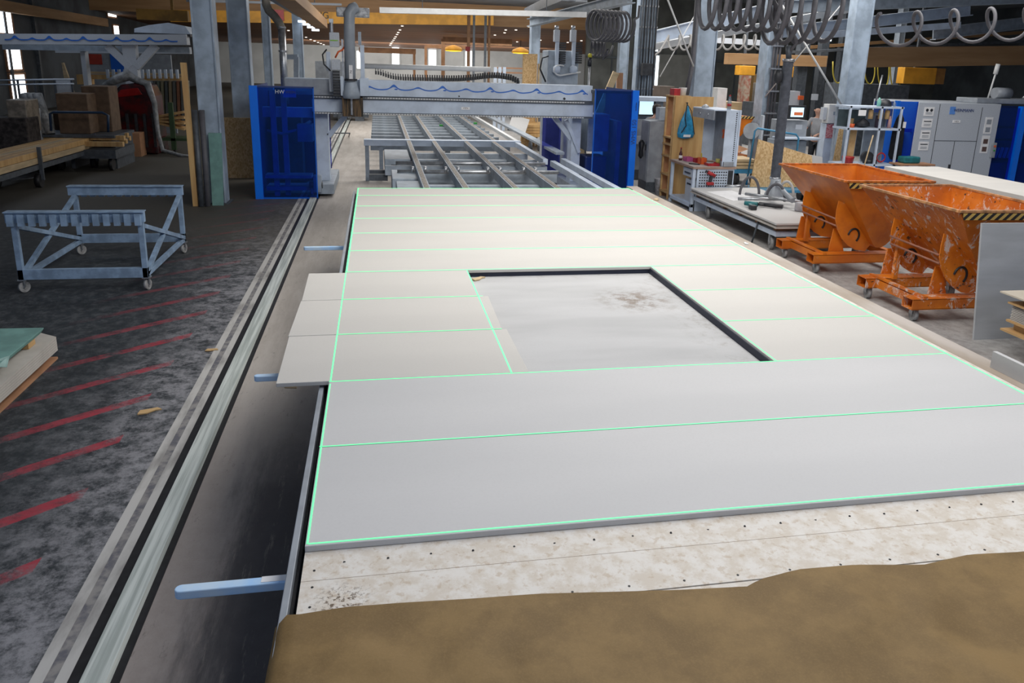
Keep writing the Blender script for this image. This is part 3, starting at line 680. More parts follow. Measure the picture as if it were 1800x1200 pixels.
obj('inner_cabinet', B(4.85, 5.35, 14.4, 15.0, .9, 1.72), steel, r, .02); obj('inner_cabinet', B(5.4, 5.5, 14.0, 15.0, .1, 1.6), greym, r); obj('inner_drive', B(4.8, 5.3, 14.3, 14.9, .2, .8), blueD, r, .03)
obj('top_cable_box', B(4.75, 5.6, 13.7, 14.3, 2.2, 2.26), steelD, r)
# twin tool unit behind the bridge
r = thing('twin_tool_unit', 'grey unit with two upright tool heads standing behind the right end of the bridge', 'machine head', (4.3, 16.5, 0))
a = at(962, 140, 16.5); b = at(1018, 90, 16.5)
obj('body', B(a.x, b.x, 16.5, 17.2, 0.2, b.z), steel, r, .02)
for u in (978, 1007):
    c = at(u, 120, 16.4)
    obj('mast', B(c.x-.04, c.x+.04, 16.35, 16.45, c.z-.1, at(u, 68, 16.4).z), steelL, r, .004)
    p = at(u, 62, 16.4); obj('motor', B(p.x-.06, p.x+.07, 16.32, 16.48, p.z-.15, p.z+.12), greyL, r, .01); obj('motor_cap', MB().cyl((p.x, 16.4, p.z+.12), (p.x, 16.4, p.z+.22), .05), zinc, r, sm=True)
    m = MB(); q = at(u+10, 75, 16.35)
    for k in range(10): m.box(q.x-.05, q.x+.09, 16.3, 16.45, q.z-.48+k*.05, q.z-.445+k*.05)
    obj('cable_chain', m, dark, r); obj('carriage', MB().lathe((c.x, 16.35, c.z-.12), [(.05, 0), (.1, .03), (.09, .15), (.03, .2)], 12), steelL, r, sm=True)
c = at(985, 122, 16.3)
obj('cable_loop', MB().tube([c+Vector((.25*math.cos(t)*.6, 0, .12*math.sin(t)-.02)) for t in [PI*.3+k*PI*1.3/14 for k in range(15)]]+[c+Vector((.5, 0, -.05))], .018), white, r, sm=True)
obj('cable_loop', MB().tube([c+Vector((-.35, 0, -.3)), c+Vector((-.5, 0, 0)), c+Vector((-.45, 0, .25)), c+Vector((-.3, 0, .3))], .02), dark, r, sm=True)
p = at(1035, 140, 16); q = at(1035, 97, 16)
r = thing('signal_lamp', 'yellow topped signal lamp on a thin post right of the twin tool unit', 'lamp', (p.x, 16, 0))
obj('post', MB().cyl((p.x, 16, .0), (p.x, 16, q.z-.25), .025), zinc, r, sm=True); obj('lamp_body', MB().cyl((p.x, 16, q.z-.25), (p.x, 16, q.z-.05), .05), dark, r, sm=True)
obj('lamp_cap', MB().lathe((p.x, 16, q.z-.05), [(.05, 0), (.05, .06), (.03, .09)], 12), mat('yellow_cap', (.6, .55, .05), .4), r, sm=True)
# ---- steel duct at the left
a = at(495, 48, 15.2); b = at(497, 148, 15.2)
r = thing('extraction_duct', 'galvanised extraction duct with a bent beige hose above the left booth', 'duct', (a.x, 15.2, 1.9))
obj('pipe', MB().cyl((a.x, 15.2, b.z-.4), (a.x, 15.2, a.z), .075, 18), zinc, r, sm=True)
for z in (a.z, (a.z+b.z)/2+.1): obj('clamp', MB().cyl((a.x, 15.2, z-.015), (a.x, 15.2, z+.015), .09, 18), zinc, r)
pts = [at(u, v, 15.2) for u, v in ((495, 50), (491, 40), (482, 28), (472, 18), (468, 8), (467, -8), (467, -30))]
obj('bent_hose', MB().tube(pts, .085, 16), mat('beige_hose', (.33, .30, .25), .7, 0, .12, 20), r, sm=True)
p = at(466, 60, 17); r = tag(obj('bracket_arm', MB().beam(at(502, 100, 18), at(524, 100, 18), .12, .12).beam(at(521, 100, 18), at(521, 150, 18), .12, .12), steel), 'pale angled steel bracket arm right of the galvanised duct', 'bracket')

# ================================================================== LEFT FRONT: CART, BOARD STACK
r = thing('rack_cart', 'grey-blue open frame cart with notched top rails on four casters', 'cart', (-3.12, 8.1, 0))
X0, X1, Y0, Y1 = -3.84, -2.44, 7.14, 9.04
def rnd(m, *a): return obj('frame_bar', MB().beam(*a), cartm, r, .004)
for y, s in ((Y0, -1), (Y1, 1)):
    obj('top_rail', B(X0-.05, X1+.02, y-.03, y+.03, .83, .95), cartm, r, .003)
    m = MB()
    for k in range(13): x = X0-.02+k*.112; m.box(x, x+.065, y+s*.03, y+s*.075, .80, .935)
    obj('notch_blocks', m, cartm, r); obj('top_plate', B(X0-.05, X1+.02, y-.06, y+.07, .95, .962), cartm, r)
    obj('bottom_rail', B(X0, X1, y-.03, y+.03, .16, .28), cartm, r, .003)
for x in (X0+.03, X1-.03):
    for y in (Y0, Y1): obj('post', B(x-.03, x+.03, y-.03, y+.03, .16, .84), cartm, r, .003)
    obj('side_rail', B(x-.025, x+.025, Y0, Y1, .16, .22), cartm, r, .003)
    obj('diagonal_brace', MB().beam((x, Y0+.02, .2), (x, Y1-.02, .82), .05, .05), cartm, r); obj('diagonal_brace', MB().beam((x+.01, Y0+.02, .78), (x+.01, Y1-.02, .22), .05, .05), cartm, r)
    for y in (Y0+.02, Y1-.02): caster(r, x, y, .16, .065, ang=.9 if x < -3 else 1.3)
# sheets on pallet
r = thing('pallet', 'dark wooden pallet under the stacks of boards at the left picture edge', 'pallet', (-3.5, 3.8, 0))
for k in range(4): obj('deck_board', B(-4.4, -2.66, 2.2+k*.86, 2.3+k*.86, .09, .11), woodR, r)
obj('deck_board', B(-2.86, -2.66, 2.2, 4.9, 0, .02), woodR, r)
for y in (2.3, 3.4, 4.7):
    for x in (-2.86, -3.6): obj('block', B(x, x+.14, y, y+.16, .02, .09), woodR, r)
for k in range(6): tag(obj('stacked_board', MB().prism([(-2.95, 2.2, 0), (-2.62+.0, 2.2, 0), (-2.62, 4.82, 0), (-2.80, 4.95, 0), (-2.95, 4.90, 0)], (0, 0, .019)), gyed), 'pale board edge in the low stack beside the green boards, layer %s from the bottom' % ['first', 'second', 'third', 'fourth', 'fifth', 'top'][k], 'board', 'pale boards in the low stack'); 
ob_ = [o for o in bpy.data.objects if o.name.startswith('stacked_board')]
for k, o in enumerate(ob_): o.location.z = .112+k*.022
r = thing('timber_bearers', 'dark timber bearers lying on the low stack under the green boards', 'timber', (-3.2, 3.8, .25))
for y in (2.6, 3.55, 4.5): obj('bearer', B(-4.2, -2.72, y, y+.14, .245, .31), wood, r)
for k in range(4): tag(obj('green_board', MB().prism([(-4.3, 2.3, 0), (-2.70+.01*k, 2.3, 0), (-2.70+.01*k, 4.72, 0), (-4.3, 4.80, 0)], (0, 0, .012)), greenb, bev=.002), 'green plasterboard on the pallet at the left edge, %s of its stack' % ['lowest', 'second', 'third', 'topmost'][k], 'board', 'green plasterboards')
for k, o in enumerate([o for o in bpy.data.objects if o.name.startswith('green_board')]): o.location.z = .312+k*.0135
o = obj('torn_tape', MB().prism([(-2.74, 3.9, .367), (-2.66, 4.02, .367), (-2.62, 3.86, .33), (-2.68, 3.8, .36)], (0, 0, .004)), mat('pale_green_tape', (.3, .45, .42), .6)); tag(o, 'torn pale tape end hanging off the green boards', 'tape')
# things leaning on the first column
tag(obj('green_plasterboard', MB().prism([(-2.80, 12.78, 0), (-2.60, 12.78, 0), (-2.56, 12.86, 1.34), (-2.79, 12.86, 1.34)], (0, .03, 0)), greenb), 'narrow green board leaning against the steel column', 'board')
tag(obj('dark_pipe', MB().cyl((-2.86, 12.7, 0), (-2.88, 12.9, 1.75), .05, 14), hosem, sm=True), 'dark grey pipe leaning at the steel column beside the green board', 'pipe')
tag(obj('dark_pipe', MB().cyl((-2.97, 12.68, 0), (-3.0, 12.88, 1.75), .05, 14), steelD, sm=True), 'black pipe leaning at the steel column, left of the dark grey one', 'pipe')
tag(obj('timber_stud', MB().beam((at(343, 330, 12.8).x, 12.75, .0), (at(343, 330, 12.8).x-.02, 12.8, at(324, 110, 12.8).z), .09, .09, (0, 1, 0)), woodP), 'upright timber stud standing left of the dark pipes by the column', 'timber')
tag(obj('strand_board', MB().prism([(-3.17, 16.3, 0), (-2.2, 16.3, 0), (-2.2, 16.4, 1.36), (-3.15, 16.4, 1.36)], (0, .02, 0)), osbm), 'brown strand board leaning against the column left of the blue booth', 'board')
# ================================================================== ORANGE SKIPS
def skip(lb, yo, om, worn):
    r = thing('tipping_skip', lb, 'tipping skip', (7.0, 7.7+yo, 0), 'orange tipping skips')
    def P(x, y, z): return Vector((x, y+yo, z))
    zt = 1.37; rim = [P(6.42, 6.88, zt), P(7.66, 6.80, zt), P(7.80, 8.62, zt), P(6.44, 8.67, zt)]
    # hopper: outer skin with thickness, front plate slanting in, curved back
    def ringpts(t):
        pass
    rows = []
    prof = [(1.37, 6.42, 7.74, 6.84, 8.66), (1.27, 6.50, 7.73, 6.86, 8.62), (1.0, 6.70, 7.66, 6.95, 8.5), (.75, 6.90, 7.56, 7.02, 8.38), (.55, 7.06, 7.46, 7.08, 8.3), (.42, 7.17, 7.36, 7.12, 8.26), (.38, 7.22, 7.30, 7.13, 8.25)]
    m = MB(); v = []
    for z, a, b, c, d in prof: v += [P(a, c, z), P(b, c-.04*(z > 1.3), z), P(b+.03, d, z), P(a, d, z)]
    n = len(prof)
    f = [(i*4+k, i*4+(k+1) % 4, (i+1)*4+(k+1) % 4, (i+1)*4+k) for i in range(n-1) for k in range(4)]+[tuple((n-1)*4+k for k in (3, 2, 1, 0))]
    m.add(v, f); h = obj('hopper', m, om, r); so = h.modifiers.new('s', 'SOLIDIFY'); so.thickness = .012; so.offset = -1
    m = MB(); q = v[:4]
    for k in range(4): m.beam(q[k], q[(k+1) % 4], .035, .03)
    obj('rim', m, mat('rim_'+('worn' if worn else 'clean')+'_orange', (.62, .30, .12) if worn else (.70, .20, .03), .5, 0, .35, 12), r, .004)
    m = MB(); a, b = v[0], v[1]; dn = Vector((.02, .006, -.07)); m.prism([a+Vector((.04, -.016, -.02)), b+Vector((-.01, -.016, -.02)), b+Vector((-.01, -.008, -.095)), a+Vector((.06, -.008, -.095))], (0, -.004, 0))
    obj('hazard_band', m, hazm, r)
    for k, y in enumerate((7.22, 8.12)):      # rockers
        arc = [(6.60, 1.04), (6.585, .9), (6.59, .76), (6.64, .62), (6.72, .5), (6.83, .40), (6.96, .33), (7.12, .31)]
        back = [(7.2, .42), (7.02, .60), (6.86, .80), (6.72, 1.0)]
        m = MB().prism([P(x, y, z) for x, z in arc+back], (0, .014, 0)); rk = obj('rocker_plate', m, om, r)
        c = P(6.90, y-.004, .54); m = MB(); pts = [c+Vector((.085*math.cos(t), 0, .10*math.sin(t))) for t in [-.9+j*3.9/16 for j in range(17)]]
        obj('stop_hook', MB().tube(pts, .014, 6), black, rk)
    for z, x in ((.80, 6.60), (.70, 6.62)): obj('latch_rod', MB().cyl(P(x, 7.24, z-.02), P(x-.04, 8.1, z+.02), .014, 8), woodR if False else mat('rust_rod', (.32, .13, .08), .6), r, sm=True)
    for y in (7.24, 8.14):
        obj('fork_tube', MB().box(6.28, 7.76, y+yo-.095, y+yo-.085, .16, .28).box(6.28, 7.76, y+yo+.085, y+yo+.095, .16, .28).box(6.28, 7.76, y+yo-.095, y+yo+.095, .155, .165).box(6.28, 7.76, y+yo-.095, y+yo+.095, .275, .285), om, r)
        obj('support_bracket', MB().prism([P(6.62, y+.1, .285), P(6.86, y+.1, .285), P(6.74, y+.1, .62), P(6.66, y+.1, .62)], (0, .02, 0)), om, r)
    obj('frame_beam', B(6.42, 6.47, 7.15+yo, 8.2+yo, .286, .31), om, r); obj('frame_beam', B(6.42, 6.52, 7.33+yo, 8.04+yo, .17, .27), om, r); obj('frame_beam', B(7.6, 7.7, 7.33+yo, 8.04+yo, .17, .27), om, r)
    obj('lock_post', B(6.62, 6.68, 8.0+yo, 8.05+yo, .28, .78), om, r)
    for x in (6.42, 7.62):
        for y in (7.24, 8.14): caster(r, x-.03, y+yo, .155, .076, ang=1.4, wm=tyre, wd=.045)
    return r
skip('glossy orange tipping skip standing next to the board trolley', 0, orm, False)
skip('paint splattered orange tipping skip standing beside the leaning grey board', -2.14, orw, True)
tag(obj('leaning_board', MB().prism([(6.63, 4.40, 0), (7.75, 4.40, 0), (7.72, 4.53, 1.27), (6.58, 4.53, 1.27)], (0, .025, 0)), gyp('grey_fibre_board', (.46, .475, .49), (.38, .39, .40), 5)), 'upright grey fibre board leaning in front of the splattered orange skip', 'board')
# pallet stack at the right edge
p = at(1764, 582, 3.9)
r = thing('pallet', 'weathered pallet under thin boards at the right picture edge', 'pallet', (p.x+.5, 4.0, p.z))
zb = p.z
obj('deck_board', B(p.x, p.x+1.1, 3.2, 3.95, zb, zb+.02), wood, r)
for y in (3.25, 3.75): obj('block', B(p.x+.1, p.x+.25, y, y+.14, zb+.02, zb+.10), wood, r)
obj('deck_board', B(p.x+.03, p.x+1.1, 3.2, 3.93, zb+.10, zb+.12), wood, r)
g0 = B(p.x+.05, p.x+1.1, 3.2, 3.9, zb+.122, zb+.131); ordn = ['lowest', 'second', 'third', 'fourth', 'fifth', 'sixth', 'seventh', 'eighth', 'ninth', 'topmost']
for k in range(10):
    o = obj('thin_board', B(p.x+.05, p.x+1.1, 3.2, 3.9+.006*(k % 2), zb+.122+k*.0165, zb+.133+k*.0165), gyed); tag(o, 'thin pale board in the pallet stack at the right edge, %s of ten' % ordn[k], 'board', 'thin boards on the right pallet')
z2 = zb+.122+10*.0165
r = thing('pallet', 'upper small pallet lying between the thin boards and the sheet at the right edge', 'pallet', (p.x+.5, 4.0, z2))
obj('deck_board', B(p.x+.02, p.x+1.1, 3.2, 3.94, z2, z2+.018), wood, r)
for y in (3.25, 3.72): obj('block', B(p.x+.12, p.x+.26, y, y+.14, z2+.018, z2+.075), wood, r)
obj('deck_board', B(p.x+.06, p.x+1.1, 3.2, 3.9, z2+.075, z2+.09), wood, r)
tag(obj('cover_sheet', B(p.x-.02, p.x+1.1, 3.15, 4.02, z2+.092, z2+.108), mat('cream_board', (.62, .55, .44), .6, 0, .06, 3)), 'cream board sheet lying on top of the right hand pallet stack', 'board')
r = thing('trestle', 'dark steel trestle carrying the right hand pallet stack', 'trestle', (p.x+.6, 3.6, 0))
obj('top_bar', B(p.x+.3, p.x+1.05, 3.4, 3.8, zb-.05, zb-.002), steelD, r)
for x in (.35, .95):
    for y in (3.42, 3.74): obj('leg', B(p.x+x, p.x+x+.05, y, y+.05, 0, zb-.05), steelD, r)

# ================================================================== BOARD TROLLEY
r = thing('flat_trolley', 'low grey flat trolley on casters loaded with boards next to the orange skips', 'trolley', (7.0, 10, 0))
for x in (6.36, 7.6): obj('frame_beam', B(x, x+.08, 8.42, 11.75, .26, .34), steelL, r, .005)
for y in (8.42, 10.0, 11.67): obj('frame_beam', B(6.44, 7.6, y, y+.08, .26, .34), steelL, r, .005)
for k in range(6): obj('bearer', B(6.4, 7.64, 8.5+k*.63, 8.58+k*.63, .34, .405), woodR, r)
for x in (6.44, 7.6):
    for y in (8.68, 11.2): caster(r, x, y, .26, .115, ang=1.3, wd=.05)
obj('handle_rod', MB().cyl((6.32, 9.1, .0), (6.36, 9.0, .45), .015), steelD, r, sm=True)
for k in range(3):
    d = [0, .02, -.01, .015, 0][k]; tag(obj('trolley_board', B(6.30+d, 7.72+d, 8.32+d, 11.8, .407+k*.031, .436+k*.031), [gyed, gyed, gypm][k], bev=.002), 'pale board on the flat trolley, %s of three' % ['lowest', 'middle', 'topmost'][k], 'board', 'boards on the flat trolley')
zt = .50
tag(obj('paper_sheet', MB().prism([(6.42, 11.3, zt), (7.0, 11.45, zt), (7.05, 10.5, zt), (6.50, 10.3, zt)], (0, 0, .002)), paper), 'white paper sheets spread on the flat trolley boards', 'paper')
r = thing('cordless_drill', 'teal cordless drill lying on the trolley boards beside the lifting head', 'drill', (6.55, 9.65, zt))
obj('body', MB().cyl((6.45, 9.75, zt+.06), (6.62, 9.6, zt+.06), .04, 12), teal, r, sm=True); obj('battery', B(6.40, 6.5, 9.38, 9.5, zt+.002, zt+.08), dark, r, .01)
obj('handle', MB().beam((6.5, 9.7, zt+.05), (6.45, 9.45, zt+.04), .045, .05), teal, r); obj('chuck', MB().cyl((6.62, 9.6, zt+.06), (6.70, 9.54, zt+.06), .022), dark, r, sm=True)
r = thing('screwdriver', 'dark power screwdriver lying right of the teal drill on the trolley', 'screwdriver', (6.85, 9.5, zt))
obj('body', MB().cyl((6.72, 9.75, zt+.045), (7.0, 9.45, zt+.045), .035, 10), dark, r, sm=True); obj('handle', MB().beam((6.9, 9.55, zt+.03), (7.05, 9.65, zt+.02), .04, .03), teal, r)
# lifting head
r = thing('vacuum_lifter', 'grey vacuum lifting head with looped hoses resting on the trolley boards', 'lifting head', (7.1, 9.9, zt))
obj('cone', MB().lathe((7.42, 10.55, zt), [(.20, 0), (.18, .08), (.10, .26), (.09, .36)], 18), hosem if False else greym, r, sm=True)
obj('cross_tube', MB().cyl((6.75, 10.35, zt+.12), (7.35, 9.5, zt+.12), .03), zinc, r, sm=True); obj('cross_tube', MB().cyl((6.45, 10.0, zt+.09), (7.5, 9.95, zt+.09), .03), zinc, r, sm=True)
obj('handle_tube', MB().cyl((6.55, 10.75, zt+.2), (6.95, 10.7, zt+.2), .022), zinc, r, sm=True)
obj('suction_pad', MB().lathe((7.25, 9.3, zt), [(.09, 0), (.10, .04), (.10, .13), (.06, .15)], 16), mat('pad_grey', (.45, .44, .47), .5), r, sm=True)
obj('pipe', MB().tube([(7.42, 10.5, zt+.3), (7.3, 10.2, zt+.3), (7.25, 9.9, zt+.22), (7.2, 9.5, zt+.14)], .045), greym, r, sm=True)
for (c, rr, w_) in (((6.95, 10.6), .25, .3), ((7.15, 10.0), .22, .28), ((7.62, 10.5), .2, .22)):
    obj('hose_loop', MB().tube([(c[0]+w_/2*math.cos(t), c[1]-.08*math.cos(t), zt+.05+rr*1.35*math.sin(t)) for t in [k*PI/12 for k in range(13)]], .024, 10), hoseL if c[0] > 7.5 else hosem, r, sm=True)
obj('tube', MB().cyl((7.6, 9.55, zt+.05), (7.75, 9.4, zt+.05), .03), dark, r, sm=True)
# hanging lift hose
h0 = at(1386, 107, 10.6); h1 = at(1356, 320, 10.6); zb_ = .86
r = thing('lifting_hose', 'thick dark vertical lifting hose hanging over the board trolley', 'hose', (7.43, 10.6, zb_))
m = MB(); prof = []
nk = 70
for k in range(nk+1):
    z = (2.94-zb_)*k/nk; prof.append((.088+(.004 if k % 2 else 0), z))
m.lathe((7.43, 10.6, zb_), prof, 20); obj('sleeve', m, mat('dark_hose_cloth', (.085, .095, .12), .75, 0, .2, 10), r, sm=True)
obj('top_ring', MB().cyl((7.43, 10.6, 2.93), (7.43, 10.6, 2.98), .105, 20), zinc, r, sm=True); obj('bottom_ring', MB().cyl((7.43, 10.6, zb_-.02), (7.43, 10.6, zb_+.03), .10, 20), zinc, r, sm=True)
obj('swivel', MB().cyl((7.43, 10.6, 2.98), (7.40, 10.6, 3.2), .05), steelD, r, sm=True); obj('suspension_chain', MB().cyl((7.38, 10.6, 3.1), (7.30, 10.6, 4.8), .012), zinc, r)
obj('valve_box', MB().lathe((7.27, 10.6, 2.55), [(.02, 0), (.075, .04), (.08, .16), (.05, .24)], 12), dark, r, sm=True)
# spiral hoses
def coil(lb, p0, p1, rad, turns, th, m_, ph=0., lead=None, droop=0., tail=None, side=Vector((0, 1, 0)), cat='hose'):
    p0, p1 = Vector(p0), Vector(p1); ax_ = (p1-p0); d = ax_.normalized(); up = Vector((0, 0, 1)); sd = d.cross(up).normalized(); pts = []
    if lead: pts += [Vector(q) for q in lead]
    n = int(turns*18)
    for i in range(n+1):
        s = i/n; t = ph+2*PI*turns*s
        pts.append(p0+ax_*s+(sd*math.cos(t)+up*math.sin(t))*rad-Vector((0, 0, droop*math.sin(PI*s))))
    if tail: pts += [Vector(q) for q in tail]
    return tag(obj('spiral_hose', MB().tube(pts, th, 9), m_, sm=True), lb, cat, 'spiral hoses under the roof')
hz = at(1300, 0, 10.6).z
coil('thick dark spiral hose hanging in many loops left of the lifting hose', (5.75, 10.7, 3.80), (7.2, 10.5, 3.80), .37, 8, .038, hosem, ph=1.2)
coil('thick dark spiral hose with long drooping loops directly above the lifting hose', (7.0, 10.7, 3.72), (8.15, 10.5, 3.80), .50, 5, .042, hosem, ph=2.1, lead=[(7.42, 10.6, 3.1), (7.5, 10.5, 3.25)])
a = at(1040, 45, 15.5); b = at(1105, 47, 15.5)
coil('dark spiral hose bunched in loops above the right end of the bridge', (a.x, 15.35, a.z), (b.x, 15.7, b.z), .33, 8, .03, hosem, ph=.5, tail=[at(1122, 30, 15.5), at(1124, 10, 15.5)])
a = at(1040, 85, 16); coil('small dark spiral hose hanging low behind the bunched hose over the bridge', (a.x, 16, a.z), (a.x+.35, 16, a.z), .17, 4, .025, hosem, tail=[at(1060, 104, 16), at(1072, 96, 16), at(1078, 80, 16)])
a = at(1175, 75, 19); b = at(1345, 74, 19)
coil('thin pale spiral hose strung behind the wide pale column', (a.x, 19, a.z), (b.x, 19, b.z), .20, 9, .028, hoseL, ph=PI/2, lead=[at(1148, 100, 19), at(1160, 90, 19)])
# sagging hose at the upper right
pts = []
tops = [(1548, 25), (1610, 24), (1672, 18), (1742, 12)]
Yh = 9.0
def cyc(u0_, u1_, n=5):
    out = []
    for k in range(n*22+1):
        t = 2*PI*k/22; s = k/(n*22); u = u0_+(u1_-u0_)*s-21*math.sin(t); v = 53-16*s-29*math.cos(t)
        out.append(at(u, v, Yh+.2*math.sin(t)))
    return out
m = MB().tube(cyc(1548, 1872, 5), .028, 9)
tag(obj('spiral_hose', m, hosem, sm=True), 'grey stretched hose hanging in wide loops at the upper right', 'hose', 'spiral hoses under the roof')
# ================================================================== WORK BENCH CORNER
r = thing('work_bench', 'grey work bench with a pegboard side and brown top beside the board trolley', 'work bench', (6.8, 12.6, 0))
obj('bench_top', B(6.36, 7.28, 11.9, 13.2, .85, .89), mat('bench_top_brown', (.36, .24, .18), .6, 0, .1, 5), r, .004)
obj('top_mat', B(6.38, 7.0, 11.93, 13.18, .89, .894), mat('worn_mat', (.55, .48, .45), .7), r)
for x, y in ((6.38, 11.93), (6.38, 13.1), (7.2, 13.1)): obj('leg', B(x, x+.06, y, y+.06, 0, .85), steelL, r, .003)
obj('foot_rail', B(6.38, 6.44, 11.93, 13.16, .08, .14), steelL, r); obj('lower_shelf', B(6.42, 7.2, 12.0, 13.1, .14, .16), steelL, r)
pb = obj('pegboard_side', B(6.47, 7.25, 11.93, 11.95, .0, .85), steelL, r, .003)
m = MB()
for i in range(12):
    for j in range(6): x = 6.52+i*.05; z = .50+j*.055; m.box(x, x+.024, 11.922, 11.93, z, z+.024)
obj('peg_holes', m, dark, pb)
obj('dark_recess', B(7.12, 7.22, 11.915, 11.93, .5, .82), dark, pb)
d_ = obj('drawer', B(6.40, 6.9, 12.0, 12.5, .66, .83), greyL, r, .004); obj('handle', B(6.388, 6.40, 12.1, 12.4, .72, .75), steelD, d_)
d_ = obj('cabinet_door', B(6.43, 6.9, 12.0, 12.4, .16, .60), greyL, r, .004); obj('slot', B(6.42, 6.43, 12.05, 12.3, .5, .53), dark, d_)
r = thing('tool_cabinet', 'open grey perforated tool cabinet standing on the work bench', 'tool cabinet', (7.1, 12.4, .89))
obj('side_panel', B(6.98, 7.25, 11.95, 11.97, .9, 1.98), steelL, r, .003); obj('side_panel', B(6.98, 7.25, 13.0, 13.02, .9, 1.98), steelL, r, .003)
obj('back_panel', B(7.23, 7.25, 11.97, 13.0, .9, 1.98), greym, r); obj('top_panel', B(6.72, 7.25, 11.95, 13.02, 1.98, 2.0), steelL, r); obj('front_fascia', B(6.72, 6.74, 11.95, 13.02, 1.80, 1.98), greym, r, .003)
m = MB()
for k in range(26): m.box(7.19, 7.21, 11.944, 11.95, .93+k*.04, .95+k*.04)
obj('slot_row', m, dark, r); obj('end_post', B(7.25, 7.29, 11.94, 12.0, .9, 2.0), steelL, r)
for y in (12.25, 12.65): obj('ring', MB().tube([(6.715, y+.03*math.cos(t), 1.89+.03*math.sin(t)) for t in [k*PI/6 for k in range(13)]], .006, 6), zinc, r)
for k, (y, z, mm, nm, lb) in enumerate(((12.15, 1.6, dark, 'pliers', 'dark pliers hanging in the tool cabinet'), (12.45, 1.55, redo, 'tape_measure', 'orange tape measure hanging in the tool cabinet'), (12.3, 1.3, red, 'red_tool', 'red handled tool hanging low in the tool cabinet'))):
    tag(obj(nm, MB().beam((7.2, y, z), (7.2, y+.03, z-.14), .05, .03).box(7.17, 7.225, y-.03, y+.05, z-.03, z+.04), mm, bev=.004), lb, 'tool')
for k, (x, y, hh, rr, mm, lb) in enumerate(((7.12, 12.05, .26, .035, red, 'red bottle standing inside the tool cabinet'), (7.1, 12.2, .22, .03, mat('brown_bottle', (.25, .06, .02), .3), 'brown bottle inside the tool cabinet'), (7.1, 12.42, .1, .045, mat('yellow_tin', (.55, .5, .15), .5), 'yellow tin inside the tool cabinet'))):
    tag(obj('bottle' if hh > .15 else 'tin', MB().lathe((x, y, .895), [(rr, 0), (rr, hh*.6), (rr*.4, hh*.75), (rr*.4, hh)] if hh > .15 else [(rr, 0), (rr, hh)], 12), mm, sm=True), lb, 'bottle' if hh > .15 else 'tin')
r = thing('water_bottle', 'clear plastic bottle with a red cap on top of the tool cabinet', 'bottle', (7.05, 12.0, 2.0))
obj('body', MB().lathe((7.05, 12.02, 2.0), [(.04, 0), (.042, .02), (.042, .17), (.02, .24), (.017, .26)], 14), clear, r, sm=True); obj('cap', MB().cyl((7.05, 12.02, 2.26), (7.05, 12.02, 2.285), .02), red, r); obj('label', MB().lathe((7.05, 12.02, 2.07), [(.0425, 0), (.0425, .05)], 14), red, r, sm=True)
tag(obj('plastic_bag', MB().lathe((6.85, 12.7, 2.0), [(.07, 0), (.08, .02), (.05, .05), (.01, .07)], 9), foil, sm=True), 'crumpled clear bag on top of the tool cabinet', 'bag')
r = thing('sauce_bottle', 'dark bottle with a white label on the bench below the blue bag', 'bottle', (6.45, 12.9, .894))
obj('body', MB().lathe((6.5, 12.95, .894), [(.035, 0), (.037, .02), (.035, .14), (.014, .2), (.013, .25)], 12), mat('dark_bottle', (.08, .015, .02), .25), r, sm=True); obj('label', MB().lathe((6.5, 12.95, .94), [(.0375, 0), (.0375, .06)], 12), paper, r, sm=True); obj('cap', MB().cyl((6.5, 12.95, 1.144), (6.5, 12.95, 1.165), .016), red, r)
def bowl(nm, lb, x, y, w_, d_, h_, mm, cat):
    m = MB().box(x, x+w_, y, y+d_, .895, .905); 
    for a in ((x, x+.01, y, y+d_), (x+w_-.01, x+w_, y, y+d_), (x, x+w_, y, y+.01), (x, x+w_, y+d_-.01, y+d_)): m.box(*a, .9, .9+h_)
    return tag(obj(nm, m, mm, bev=.003), lb, cat)
bowl('parts_tray', 'pink plastic tray on the bench beside the dark bottle', 6.55, 12.75, .16, .2, .08, mat('pink_plastic', (.55, .12, .3), .4), 'tray')
bowl('parts_tray', 'dark red tray on the bench between the pink tray and the orange box', 6.68, 12.55, .12, .16, .08, red, 'tray')
bowl('parts_box', 'orange box on the bench top', 6.68, 12.3, .13, .17, .12, redo, 'box')
bowl('parts_tray', 'long red and grey tray on the bench in front of the tool cabinet', 6.72, 12.02, .25, .2, .05, red, 'tray')
bowl('parts_tray', 'small grey tray with a red base at the bench corner', 7.0, 11.9+.03, .22, .14, .09, greym, 'tray')
tag(obj('file', MB().cyl((6.72, 12.35, .95), (6.68, 12.3, 1.12), .012), yell2), 'yellow handled tool standing in the orange box', 'tool')
tag(obj('folded_knife', MB().beam((6.45, 12.35, .905), (6.62, 12.2, .905), .03, .02), dark), 'dark tool lying at the front of the bench top', 'tool')
tag(obj('cable_coil', MB().tube([(6.80+.07*math.cos(t), 12.13+.05*math.sin(t), .93+.002*t) for t in [k*PI/8 for k in range(33)]], .009, 6), hoseL), 'coiled pale cable in the long red tray', 'cable')
r = thing('cordless_drill', 'red cordless drill hanging on the pegboard side of the work bench', 'drill', (6.75, 11.88, .6))
obj('body', MB().cyl((6.66, 11.87, .80), (6.82, 11.87, .72), .035), red, r, sm=True); obj('grip', MB().beam((6.76, 11.87, .74), (6.72, 11.87, .60), .05, .045, (0, 1, 0)), dark, r); obj('battery', B(6.66, 6.80, 11.83, 11.91, .54, .60), red, r, .01); obj('chuck', MB().cyl((6.62, 11.87, .82), (6.66, 11.87, .80), .02), dark, r)
